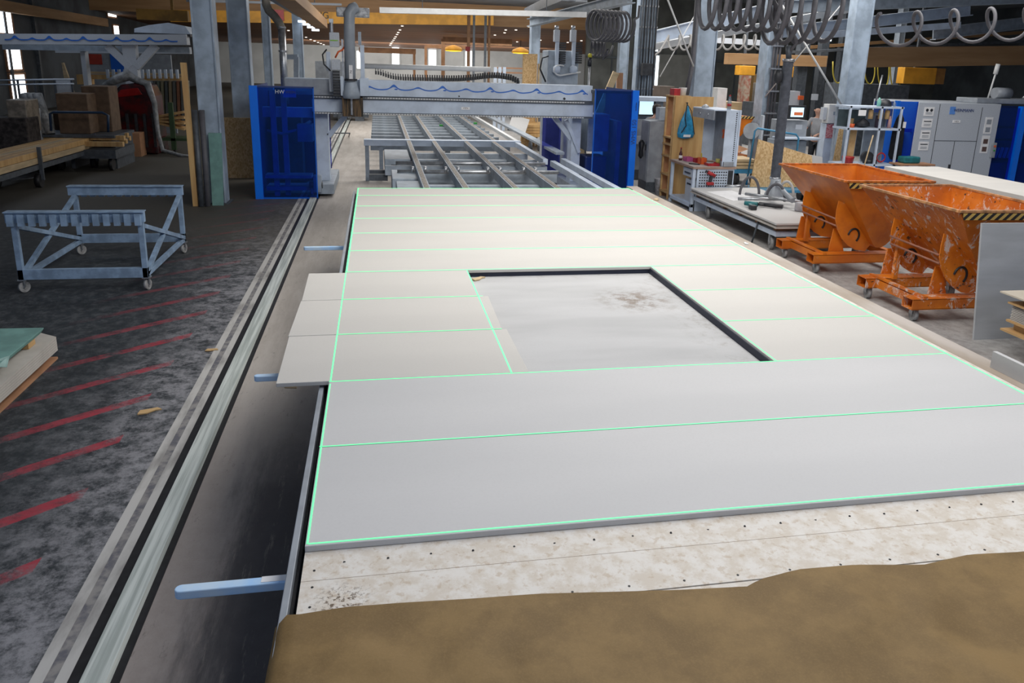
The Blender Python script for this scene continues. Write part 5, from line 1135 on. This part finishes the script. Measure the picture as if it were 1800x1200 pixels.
fbox('grey_pipe', 'left one of two upright grey pipes in the far hall', 831, 25, 835.5, 118, 38.5, steel, 'pipe'); fbox('grey_pipe', 'right one of two upright grey pipes in the far hall', 851, 25, 856, 115, 38.5, steel, 'pipe')
fbox('red_sign', 'small red fire sign on the orange post in the far hall', 818.5, 82, 827, 90, 37.9, red, 'sign', .03)
fbox('strand_board', 'upright strand board standing behind the bridge below the short pale column', 919, 95, 945, 143, 24, osbm, 'board')
fbox('timber_stud', 'thin pale timber stud right of the upright strand board', 946, 112, 949, 143, 23.8, woodL, 'timber')
r = thing('clamp_rack', 'grey rack with orange arms in the far hall left of the strand board', 'rack', (at(885, 140, 30).x, 30, 0))
for u in (871, 879, 887): a = at(u, 118, 30); obj('upright', B(a.x-.06, a.x+.06, 30, 30.1, 0, a.z), steelL, r)
for v in (119, 127, 136): a = at(869, v, 30.1); b = at(918, v, 30.1); obj('arm', B(a.x, b.x, 30.1, 30.2, a.z-.03, a.z+.03), woodR if v < 130 else zinc, r)
a = at(1072, 150, 17.5); tag(obj('plank', MB().beam(at(1073, 153, 17.5)+Vector((-.9, 0, -at(1073, 153, 17.5).z)), at(1083, 127, 17.5), .17, .06, (0, 1, 0)), woodL), 'pale plank leaning above the right blue booth', 'plank')
tag(obj('plank', MB().beam(at(1090, 153, 17.7)+Vector((0, 0, -at(1090, 153, 17.7).z)), at(1090, 128, 17.7), .16, .05, (0, 1, 0)), woodR), 'reddish board standing behind the leaning pale plank', 'plank')
tag(obj('far_machine', MB().box(at(555, 140, 40).x, at(620, 140, 40).x, 40, 42, 0, at(580, 108, 40).z), greym), 'dull grey machine block standing in the far hall left of the tool carriage', 'machine')
# trolley with plates right of conveyor
r = thing('plate_trolley', 'wheeled trolley with timber and a leaning plate seen under the bridge', 'trolley', (at(940, 235, 24).x, 24, 0))
a = az(905, 250, .35); b = at(958, 228, 22.5)
obj('deck', B(at(925, 225, 23).x, at(990, 225, 23).x, 22.5, 24.5, .45, .55), woodP, r)
for u in (934, 950): p = at(u, 237, 22.4); obj('wheel', MB().cyl((p.x-.04, 22.5, .16), (p.x+.04, 22.5, .16), .16, 16), steelD, r, sm=True)
for k in range(3): tag(obj('plank', B(at(920, 225, 23).x, at(975, 225, 23).x, 22.6, 24.2, .56+k*.09, .64+k*.09), woodP), 'light plank on the trolley seen under the bridge, %s' % ['lowest', 'middle', 'topmost'][k], 'plank')
tag(obj('leaning_plate', MB().prism([at(892, 229, 21), at(922, 238, 21), at(931, 210, 22.5), at(901, 202, 22.5)], (0, .04, 0)), gypm), 'grey plate leaning on the plank trolley under the bridge', 'plate')
tag(obj('floor_sheet', MB().prism([az(875, 222), az(900, 219), az(893, 203), az(868, 205)], (0, 0, .03)), paper), 'white sheet lying on the floor beyond the conveyor', 'sheet')
tag(obj('side_bench', MB().box(*[at(962, 285, 17.5).x, at(990, 285, 17.5).x], 17.5, 18.2, .0, .55), acr2 if False else steelL), 'pale low cabinet behind the right bridge leg', 'cabinet')
# rear machine and finger barrier left of conveyor
tag(obj('rail_gate', MB().beam(az(586, 234, .6), az(615, 234, .6), .03, .03).beam(az(615, 234, .6), az(615, 234, 0)+Vector((0, -1, 0)), .03, .03), steelD), 'thin grey barrier over the floor rail beyond the left booth', 'barrier')
a = at(586, 203, 34); b = at(648, 203, 34)
tag(obj('far_bogie', MB().box(a.x, b.x, 34, 35, .15, .7).box(a.x+.2, a.x+.6, 33.9, 35, 0, .3).box(b.x-.6, b.x-.2, 33.9, 35, 0, .3), steelD), 'dark low bogie at the far end of the floor rail', 'machine')

# ================================================================== RIGHT REAR
G2 = 'grey girders at the upper right'
def sp2(lb, a, b, ya, yb, w, h, m_, nm='roof_beam', cat='beam', fl=True): return span(nm, lb, at(*a, ya), at(*b, yb), w, h, m_, cat, None, fl)
sp2('pale grey girder rising to the right behind the bracing rods', (1120, 72), (1460, -10), 20, 20, .3, .32, steelL)
sp2('lower white girder rising to the right behind the bracing rods', (1120, 88), (1500, 15), 21, 21, .25, .2, white, fl=False)
sp2('grey girder right of the lifting hose, lower of the crossing pair', (1360, 58), (1705, 18), 20, 20, .3, .3, steelL)
sp2('dark grey girder along the very top right', (1380, 12), (1900, -8), 18, 18, .3, .3, steel)
sp2('pale lamp beam crossing behind the tall grey column', (1390, 66), (1685, 44), 19, 19, .2, .18, steelL, fl=False)
sp2('long grey girder at the right edge under the windows', (1640, 60), (1900, 28), 22, 22, .3, .35, steel)
sp2('brown timber strip under the girders at the right', (1410, 84), (1900, 50), 26, 26, .2, .12, woodB, fl=False)
sp2('dark rail under the brown timber strip at the right', (1385, 92), (1900, 68), 24, 24, .12, .1, steelD, fl=False)
sp2('pale conveyor rail behind the thin spiral hose', (1140, 64), (1345, 76), 26, 26, .3, .2, greyL, fl=False)
sp2('massive laminated timber beam hanging at the right', (1518, 101), (1900, 96), 21, 21, .3, .62, woodB, fl=False)
sp2('laminated timber beam between the wide pale column and the lifting hose', (1276, 103), (1450, 108), 24, 24, .3, .38, woodB, fl=False)
def rod(lb, a, b, ya, yb, r_=.018): return tag(obj('brace_rod', MB().cyl(at(*a, ya), at(*b, yb), r_), white, sm=True), lb, 'brace rod')
rod('pale brace rod slanting down to the foot of the wide pale column', (1172, -5), (1219, 117), 13.6, 14.1)
rod('thin brace rod rising behind the other rod at the cable column', (1160, 135), (1225, 20), 19, 19, .015)
rod('pale brace rod slanting down right from the lifting hose to the tall column', (1368, -2), (1480, 186), 13.7, 13.9, .022)
rod('thin brace rod rising from the slim column to the upper right', (1345, 170), (1490, -5), 18, 15, .014)
for (u0_, v0, u1_, v1, y, lb) in ((1299, 116, 1329, 132, 25, 'yellow hoist block under the laminated beam, left of the lifting hose'), (1392, 118, 1418, 136, 25, 'yellow hoist block right of the lifting hose'), (1587, 120, 1648, 147, 22, 'large yellow hoist drum over the grey machine')):
    a = at(u0_, v1, y); b = at(u1_, v0, y); r = thing('yellow_hoist', lb, 'hoist', (a.x, y, a.z)); obj('housing', B(a.x, b.x, y, y+.4, a.z, b.z), yellow, r, .02); obj('hanger', B((a.x+b.x)/2-.04, (a.x+b.x)/2+.04, y+.3, y+.38, b.z, 6.0), steelD, r)
    if u0_ > 1500: obj('end_cap', B(b.x, b.x+.35, y+.02, y+.38, a.z+.02, b.z), mat('brown_cap', (.3, .15, .04), .5), r)
for k, (u, w_, d) in enumerate(((1473, 9, 24), (1529, 9, 26), (1553, 10, 34), (1575, 10, 38))):
    pts = [at(u-w_*math.cos(t), 122+d*math.sin(t), 22.3) for t in [j*PI/12 for j in range(13)]]
    tag(obj('yellow_cable', MB().tube([at(u-w_, 108, 22.3)]+pts+[at(u+w_, 108, 22.3)], .022, 7), yell2, sm=True), 'yellow cable hanging in a loop, %s of four' % ['leftmost', 'second from the left', 'third from the left', 'rightmost'][k], 'cable', 'yellow cable loops')
# machines and racks behind
def bk(nm, lb, u0_, v0, u1_, v1, y, m_, cat, d=.6, fl=False):
    a = at(u0_, v1, y); b = at(u1_, v0, y); z0 = 0 if fl else min(a.z, b.z); return tag(obj(nm, B(a.x, b.x, y, y+d, z0, b.z), m_, bev=.006), lb, cat)
bk('grey_machine', 'dull brown machine behind the operator console', 1158, 152, 1186, 185, 19, mat('dull_brown', (.13, .10, .08), .6), 'machine', fl=True)
bk('white_unit', 'white upright unit right of the wide pale column', 1259, 155, 1279, 190, 19, white, 'machine', .5, True)
bk('stacked_cartons', 'tall stack of cartons with red print behind the bench', 1307, 133, 1321, 175, 27, mat('carton_print', (.42, .36, .28), .7, 0, .4, 6, c2=(.35, .12, .08)), 'carton stack', fl=True)
bk('wooden_crates', 'low wooden crate row behind the clear bottle', 1266, 180, 1305, 193, 20, woodL, 'crate', 1.0, True)
bk('brown_partition', 'brown board partition left of the slim column', 1321, 130, 1333, 180, 28, mat('brown_partition', (.20, .12, .04), .7), 'partition', fl=True)
bk('carton', 'pale cartons stacked beside the slim column', 1333, 146, 1343, 180, 27, mat('pale_carton', (.42, .40, .36), .8), 'carton stack', fl=True)
tag(obj('grey_door', B(at(1158, 145, 35.5).x, at(1215, 145, 35.5).x, 35.6, 35.7, 0, at(1180, 96, 35.5).z), mat('door_grey', (.26, .265, .25), .7, 0, .1, 2)), 'grey green sliding door in the rear wall behind the bracing rods', 'door')
tag(obj('dark_rack', MB().box(at(1385, 150, 23).x, at(1408, 150, 23).x, 23, 23.5, 0, at(1390, 160, 23).z), greyL), 'pale control rack left of the dark columns', 'rack')
obj('red_lamp_box', B(at(1402, 175, 23).x, at(1410, 175, 23).x, 22.9, 23.1, at(1402, 175, 23).z, at(1402, 168, 23).z), redo, bpy.data.objects['dark_rack'])
tag(obj('hanging_tool', B(at(1428, 172, 24).x, at(1438, 172, 24).x, 24, 24.1, at(1428, 176, 24).z, at(1428, 165, 24).z), greyL), 'pale box hanging between the dark columns', 'box')
r = thing('timber_table', 'pale timber topped table behind the tool cabinet', 'table', (at(1310, 200, 19).x, 19, 0))
a = at(1278, 202, 18.5); b = at(1345, 190, 20)
obj('top', B(a.x, at(1338, 200, 18.5).x, 18.5, 20.5, 1.33, 1.42), woodL, r)
for u in (1300, 1332): obj('leg', B(at(u, 240, 19).x, at(u, 240, 19).x+.1, 19, 19.1, 0, 1.33), steel, r)
r = thing('tipping_skip', 'distant orange tipping skip behind the tool cabinet', 'tipping skip', (at(1305, 240, 17.8).x, 17.8, 0), 'orange tipping skips')
a = at(1292, 207, 17.8); b = at(1326, 207, 17.8)
obj('hopper', MB().prism([at(1290, 204, 17.8), at(1327, 206, 17.8), at(1303, 238, 17.8), at(1292, 246, 17.8)], (0, 1.2, 0)), orm, r); obj('hazard_band', MB().prism([at(1290, 203, 17.78), at(1327, 205, 17.78), at(1325, 209, 17.78), at(1290, 208, 17.78)], (0, -.01, 0)), hazm, r); obj('frame', B(a.x, b.x, 17.9, 18.9, .3, .45), om_ if False else orm, r); obj('leg', B(a.x+.1, a.x+.2, 18, 18.8, 0, .3), orm, r); obj('leg', B(b.x-.3, b.x-.2, 18, 18.8, 0, .3), orm, r)
r = thing('pallet_truck', 'blue frame trolley with pale planks seen behind the tool cabinet', 'trolley', (at(1310, 283, 15.5).x, 15.6, 0))
a = at(1288, 288, 15.3); b = at(1334, 280, 15.3); obj('frame', B(a.x, b.x, 15.3, 16.3, .30, .40), bpy.data.materials['blue_tube'], r)
for u in (1296, 1328): p = at(u, 295, 15.4); obj('wheel', MB().cyl((p.x-.04, 15.45, .15), (p.x+.04, 15.45, .15), .15, 16), black, r, sm=True)
for k in range(3): tag(obj('plank', B(a.x+.0, b.x, 15.3+k*.05, 16.2, .41+k*.08, .47+k*.08), woodL), 'pale plank on the blue frame trolley behind the tool cabinet, %s' % ['lowest', 'middle', 'topmost'][k], 'plank')
tag(obj('brown_board', MB().prism([at(1290, 252, 16.6), at(1316, 262, 16.6), at(1300, 268, 16.4), at(1288, 268, 16.4)], (0, .5, 0)), woodR), 'reddish brown sheet above the blue frame trolley', 'board')
tag(obj('grey_reel', MB().box(at(1321, 230, 17.4).x-.04, at(1321, 230, 17.4).x+.04, 17.35, 17.43, 0, at(1321, 230, 17.4).z).cyl(at(1321, 230, 17.2), at(1324, 230, 17.6), .22, 20), greym, sm=True), 'round grey reel behind the distant orange skip', 'reel')
tag(obj('dark_machine', MB().box(at(1345, 0, 25).x, at(1400, 0, 25).x, 25, 26, 0, 1.6), steelD), 'dark machine body behind the slim column', 'machine')
bk('dark_machine', 'dark machine bulk behind the tall grey column', 1486, 150, 1600, 200, 22, steelD, 'machine', 1.5, True)
bk('sheet_metal_door', 'pale grey door panel behind the blue handled trolley', 1336, 203, 1345, 250, 14.6, greyL, 'panel', .1, True)
tag(obj('floor_block', MB().box(8.0, 8.9, 8.4, 9.6, 0, .3), white), 'white box standing on the floor behind the skips', 'box')
tag(obj('pole', MB().cyl((12.25, 15, 2.0), (12.35, 15, 2.75), .02), zinc, sm=True), 'thin pale pole rising behind the grey machine', 'pole')

# ================================================================== LEFT REAR
r = thing('rear_gantry', 'distant grey gantry with a blue wave line and V shaped post at the left', 'gantry', (at(225, 140, 22).x, 22, 0))
a = at(-40, 58, 22); b = at(330, 62, 22); a2_ = at(-40, 79, 22)
obj('upper_beam', MB().beam((a.x, 22, (a.z+a2_.z)/2), (b.x, 22, at(330, 70, 22).z), .4, .28, (0, 0, 1)), greyL, r)
obj('lower_beam', MB().beam(at(8, 82, 23), at(335, 88, 23), .3, .16), steel, r); obj('lower_beam', MB().beam(at(100, 88, 24), at(335, 90, 24), .3, .16), greyL, r)
pu = [at(6+k*1.9, 0, 21.78).x for k in range(2)]
m = MB(); x0_ = at(8, 68, 21.78).x; x1_ = at(312, 72, 21.78).x; N2 = 160; tp = []; bt = []
for i in range(N2+1):
    s = i/N2; x = x0_+(x1_-x0_)*s; z = at(8+(304)*s, 67.5+3.5*s, 21.78).z; ph = (s*5.15) % 1
    bump = .10*math.exp(-((ph-.3)/.09)**2)+.05*math.exp(-((ph-.8)/.09)**2); h = .018+.25*max(0, bump-.02); h = min(h, .035)
    tp.append((x, 21.78, z+bump*.8+h-.03)); bt.append((x, 21.78, z+bump*.8-h-.03))
for i in range(N2): m.prism([bt[i], bt[i+1], tp[i+1], tp[i]], (0, -.004, 0))
obj('wave_line', m, wave, r)
p = at(234, 145, 22.0); obj('post', B(p.x-.17, p.x+.17, 21.9, 22.2, 0, at(234, 78, 22).z), greyL, r)
obj('brace', MB().beam(at(230, 118, 22), at(190, 80, 22), .2, .22, (0, 1, 0)), greyL, r); obj('brace', MB().beam(at(240, 118, 22), at(274, 80, 22), .2, .22, (0, 1, 0)), greyL, r)
p0_ = at(238, 60, 22.2); obj('machine_hood', MB().prism([at(236, 60, 22.1), at(236, 50, 22.1), at(262, 44, 22.1), at(295, 40, 22.1), at(325, 46, 22.1), at(335, 60, 22.1)], (0, .8, 0)), steelL, r); obj('hood_base', MB().box(at(236, 60, 22).x, at(335, 60, 22).x, 21.95, 22.6, at(236, 61, 22).z, at(236, 57, 22).z), dark, r)
r = thing('gantry_support', 'grey end post of the distant gantry beside the red poster', 'post', (at(148, 120, 23).x, 23, 0)); obj('post', B(at(144, 120, 23).x, at(152, 120, 23).x, 23, 23.3, 0, at(148, 90, 23).z), greyL, r)
tag(obj('brown_beam', MB().beam(ax(-10, 8, -14.2), ax(186, 40, -14.2), .25, .42), woodB), 'long brown timber beam along the upper left wall', 'beam')
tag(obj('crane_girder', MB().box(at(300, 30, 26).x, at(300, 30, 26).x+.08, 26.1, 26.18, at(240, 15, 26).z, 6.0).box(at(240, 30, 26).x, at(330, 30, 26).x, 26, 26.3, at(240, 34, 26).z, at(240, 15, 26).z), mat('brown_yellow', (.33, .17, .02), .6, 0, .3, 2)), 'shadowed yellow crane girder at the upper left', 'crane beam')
r = thing('poster_wall', 'rear panel wall with a red sign and blue poster at the left', 'partition', (at(210, 130, 27).x, 27, 0))
obj('panel', B(at(150, 100, 27).x, at(300, 100, 27).x, 27, 27.1, 0, at(220, 94, 27).z), mat('pale_grey_partition', (.30, .33, .37), .7), r); obj('red_poster', B(at(154, 100, 27).x, at(179, 100, 27).x, 26.97, 26.99, at(165, 113, 27).z, at(165, 95, 27).z), mat('red_poster', (.45, .04, .02), .6), r); obj('blue_poster', B(at(196, 120, 27).x, at(226, 120, 27).x, 26.97, 26.99, at(200, 128, 27).z, at(200, 95, 27).z), blue, r)
# finger rack with timber panels
r = thing('finger_rack', 'grey rack with a row of upright fingers behind the film covered machine', 'rack', (at(240, 140, 25).x, 25, 0))
obj('bar', B(at(150, 140, 25).x, at(325, 140, 25).x, 25, 25.15, at(240, 141, 25).z, at(240, 133, 25).z), woodP, r); obj('bar', B(at(150, 140, 25).x, at(325, 140, 25).x, 25.16, 25.3, at(240, 132, 25).z, at(240, 128, 25).z), woodL, r)
for k in range(13): u = 188+k*10.2; p = at(u, 122, 24.9); obj('finger', B(p.x-.035, p.x+.035, 24.88, 24.98, at(u, 138, 24.9).z, p.z), steelL, r)

for u in (160, 322): p = at(u, 150, 25.1); obj('upright', B(p.x-.05, p.x+.05, 25.15, 25.25, 0, p.z+.2), steelD, r)
obj('block', B(at(137, 140, 25).x, at(160, 140, 25).x, 24.9, 25.3, at(140, 148, 25).z, at(140, 131, 25).z), woodP, r)
for k, (u, c_) in enumerate(zip(range(268, 330, 7), ((.08, .09, .09), (.10, .12, .10), (.16, .15, .09), (.06, .07, .07), (.22, .17, .10), (.10, .10, .09), (.24, .10, .05), (.12, .12, .11), (.2, .18, .13)))):
    p = at(u, 190, 23.2); q = at(u+5, 142, 23.5); tag(obj('upright_board', MB().prism([(p.x, 23.2, .55), (q.x, 23.2, .55), (q.x, 23.5, q.z), (p.x, 23.5, q.z)], (0, .3, 0)), mat('standing_panel_%d' % k, c_, .7)), 'dull upright panel in the rack left of the first column, number %s from the left' % ['one', 'two', 'three', 'four', 'five', 'six', 'seven', 'eight', 'nine'][k], 'panel', 'upright panels in the rack')
r = thing('timber_cart', 'green wheeled frame with pale timber behind the timber post', 'cart', (at(300, 225, 21).x, 21, 0))
obj('frame', MB().box(at(298, 220, 21).x, at(306, 220, 21).x, 21, 21.1, .1, 1.4).box(at(280, 220, 21).x, at(328, 220, 21).x, 21, 21.8, .35, .42), mat('dark_green', (.04, .08, .03), .6), r)
for u in (285, 306): p = at(u, 240, 21.1); obj('wheel', MB().cyl((p.x-.03, 21.1, .1), (p.x+.03, 21.1, .1), .1, 14), black, r, sm=True)
for k in range(4): tag(obj('plank', MB().beam(at(276, 205+k*3, 21.4)+Vector((0, 0, 0)), at(327, 196+k*10, 21.4), .5, .06), woodP), 'pale plank on the green frame cart, %s from the top' % ['first', 'second', 'third', 'fourth'][k], 'plank')
# timber stacks on trolley
r = thing('timber_trolley', 'dark wheeled trolley carrying long squared timbers at the left', 'trolley', (-7.2, 15, 0))
ta = Vector((az(0, 295, .6).x, az(0, 295, .6).y, 0)); tb = Vector((az(200, 240, .6).x, az(200, 240, .6).y, 0)); td = (tb-ta).normalized(); tn = Vector((-td.y, td.x, 0)); L_ = (tb-ta).length
obj('frame', MB().beam(ta-td*1.5+Vector((0, 0, .42)), tb+Vector((0, 0, .42)), .1, .1).beam(ta-td*1.5+tn*.8+Vector((0, 0, .42)), tb+tn*.8+Vector((0, 0, .42)), .1, .1), steelD, r)
for s in (.25, .75):
    c = ta+td*L_*s
    for q in (0, .8): w_ = c+tn*q; obj('wheel', MB().cyl(w_+Vector((-.05, 0, .14)), w_+Vector((.05, 0, .14)), .14, 16), black, r, sm=True)
    obj('stake', MB().beam(c-tn*.07+Vector((0, 0, .15)), c-tn*.07+Vector((0, 0, .82)), .07, .05), steelD, r)
od = ['first', 'second', 'third', 'fourth', 'fifth', 'sixth']
for lay in range(2):
    for k in range(5):
        o0 = tn*(k*.17+.04)+Vector((0, 0, .545+lay*.125)); e = random.uniform(-.25, .25)
        tag(obj('squared_timber', MB().beam(ta-td*1.6+o0, tb+td*(e+.1)+o0, .15, .118), woodP if (k+lay) % 3 else woodL, bev=.004), 'long squared timber on the dark trolley, %s layer, %s from the aisle' % (['lower', 'upper'][lay], od[k]), 'timber', 'squared timbers on the dark trolley')
for k in range(5):
    p = at(40+k*6, 228-k*2.5, 17.5+k*.35); q = at(215+k*3, 232-k*3, 17.5+k*.35)
    tag(obj('squared_timber', MB().beam((p.x, p.y, .62+.11*(k % 2)), (q.x, q.y, .62+.11*(k % 2)), .13, .11), woodP, bev=.004), 'squared timber lying across behind the dark trolley, %s from the front' % od[k], 'timber', 'squared timbers behind the dark trolley')
r = thing('blue_hoop_trolley', 'trolley with a dark blue tube hoop among the wrapped boxes', 'trolley', (at(140, 250, 17).x, 17, 0))
obj('hoop', MB().tube([at(90, 230, 17.2), at(88, 200, 17.2), at(94, 197, 17.2), at(180, 198, 17.2), at(190, 203, 17.2), at(190, 232, 17.2)], .03), mat('navy_tube', (.01, .04, .10), .4), r, sm=True); obj('deck', B(at(88, 240, 17.3).x, at(200, 240, 17.3).x, 17.3, 18.8, .3, .5), steelD, r)
for u in (100, 190): p = at(u, 250, 17.4); obj('wheel', MB().cyl((p.x-.04, 17.5, .15), (p.x+.04, 17.5, .15), .15), black, r, sm=True)
def wbox(lb, u0_, v0, u1_, v1, y, m_, z0=None, nm='carton', d=.7, cat='box'):
    a = at(u0_, v1, y); b = at(u1_, v0, y); return tag(obj(nm, B(a.x, b.x, y, y+d, a.z if z0 is None else z0, b.z), m_, bev=.02), lb, cat)
cart_ = mat('brown_cardboard', (.16, .10, .06), .7, 0, .2, 6); filmd = mat('dull_film', (.28, .29, .30), .3, 0, .3, 9, bump=.8); wrapd = mat('wrapped_beige', (.30, .26, .21), .35, 0, .3, 7, bump=.6)
wbox('film wrapped beige bale at the left picture edge', 14, 176, 44, 208, 17, wrapd, nm='wrapped_bale', z0=.9)
wbox('dark stack of blocks under the beige bale at the left edge', -30, 208, 45, 248, 16.8, mat('dark_blocks', (.06, .05, .05), .8, 0, .5, 9), z0=0, nm='block_stack', cat='stack')
wbox('open brown carton with film, left of the bigger carton', 100, 165, 152, 192, 18, cart_, z0=.8); wbox('bigger brown carton wrapped in shiny film', 146, 152, 190, 190, 18.6, cart_, z0=.8)
wbox('brown carton with white labels behind the blue hoop', 95, 200, 195, 222, 18.9, cart_, z0=.5); wbox('white label sheet on the carton behind the blue hoop', 128, 202, 144, 212, 18.85, paper, nm='label', d=.01, cat='label')
for k in range(3): a = at(62+k*10, 192, 17.8); tag(obj('wrapped_roll', MB().cyl((a.x, 17.8, .8), (a.x-.25, 18.0, at(70, 166, 17.9).z), .12, 12), filmd, sm=True), 'slanting film wrapped roll beside the open carton, %s from the left' % od[k], 'roll', 'film wrapped rolls')
r = thing('low_shelf', 'dark low shelf carrying the cartons at the left', 'shelf', (at(120, 230, 18.2).x, 18.3, 0)); obj('shelf_top', B(at(50, 230, 17.7).x, at(200, 230, 17.7).x, 17.7, 19.3, .74, .8), steelD, r)
for u in (55, 120, 195): p = at(u, 240, 17.8); obj('leg', B(p.x, p.x+.08, 17.8, 19.2, 0, .74), steelD, r)
tag(obj('white_box', B(at(44, 210, 17.4).x, at(60, 210, 17.4).x, 17.4, 17.9, 0.5, at(50, 192, 17.4).z), greyL), 'pale box between beige bale and slanting rolls', 'box')
# dark red machine under film
xa, xb = at(196, 200, 20.7).x, at(268, 200, 20.7).x
r = thing('covered_machine', 'dark red machine half covered by crumpled clear film at the left', 'machine', ((xa+xb)/2, 21.2, 0))
w_ = xb-xa; zt_ = at(235, 146, 20.7).z
pr_ = [(xa, 20.7, .1), (xb+.05, 20.7, 0), (xb, 20.7, zt_-.35), (xb-.12, 20.7, zt_-.06), (xb-.4, 20.7, zt_), (xa+.3, 20.7, zt_-.05), (xa+.05, 20.7, zt_-.3)]
obj('body', MB().prism(pr_, (0, 1.2, 0)), mat('dark_red_gloss', (.10, .006, .008), .25, 0, .4, 4, c2=(.02, .01, .012)), r, .04); obj('red_band', MB().prism([(xa+.1, 20.67, zt_-.4), (xb-.2, 20.67, zt_-.3), (xb-.3, 20.67, zt_-.12), (xa+.3, 20.67, zt_-.18)], (0, .04, 0)), mat('red_gloss', (.28, .01, .01), .2), r, .01)
for k in range(4): obj('rib', B(xa+.35+k*.22, xa+.42+k*.22, 20.66, 20.7, .2, 1.1), dark, r)
obj('film', MB().tube([(xa-.1, 20.7, zt_-.1), (xa+.2, 20.7, zt_+.08), (xa+.5, 20.8, zt_+.2), (xb-.4, 20.8, zt_+.1), (xb-.05, 20.7, zt_-.02), (xb+.1, 20.6, zt_-.5), (xb+.12, 20.6, .6), (xb+.25, 20.4, .15), (xb+.8, 20.2, .03), (xb+1.1, 20.2, .03)], [.08, .12, .15, .1, .1, .07, .06, .06, .05, .02], 9), filmd, r, sm=True)
tag(obj('wood_crate', B(at(228, 250, 20.4).x, at(250, 250, 20.4).x, 20.2, 20.7, 0, at(240, 233, 20.4).z), woodR), 'small brown crate at the foot of the film covered machine', 'crate')
r = thing('guard_fence', 'thin grey guard rail in front of the left wall', 'guard rail', (at(60, 165, 20).x, 20, 0))
for v in (141, 149): obj('rail', MB().cyl(at(0, v, 20.5), at(130, v-2, 20.5), .02), steelL, r, sm=True)
for u in (30, 60, 95, 125): p = at(u, 141, 20.5); obj('post', B(p.x-.02, p.x+.02, 20.5, 20.55, 0, p.z), steelD, r)
obj('sheet', B(at(95, 150, 20.6).x, at(128, 150, 20.6).x, 20.6, 20.62, 0, at(100, 138, 20.6).z), greyL, r)
tag(obj('floor_film', MB().prism([az(18, 318), az(70, 312), az(78, 300), az(40, 296), az(10, 306)], (0, 0, .02)), filmd), 'shiny film lying on the dark floor under the timber trolley', 'film')
q1, q2 = at(110, 137, 25), at(121, 137, 25)
tag(obj('leaning_timber', MB().prism([(q1.x+.1, 25, 0), (q2.x+.4, 25, 0), at(111, 110, 25), at(108, 110, 25)], (0, .1, 0)), woodL), 'pale pointed timber leaning at the left wall', 'timber')
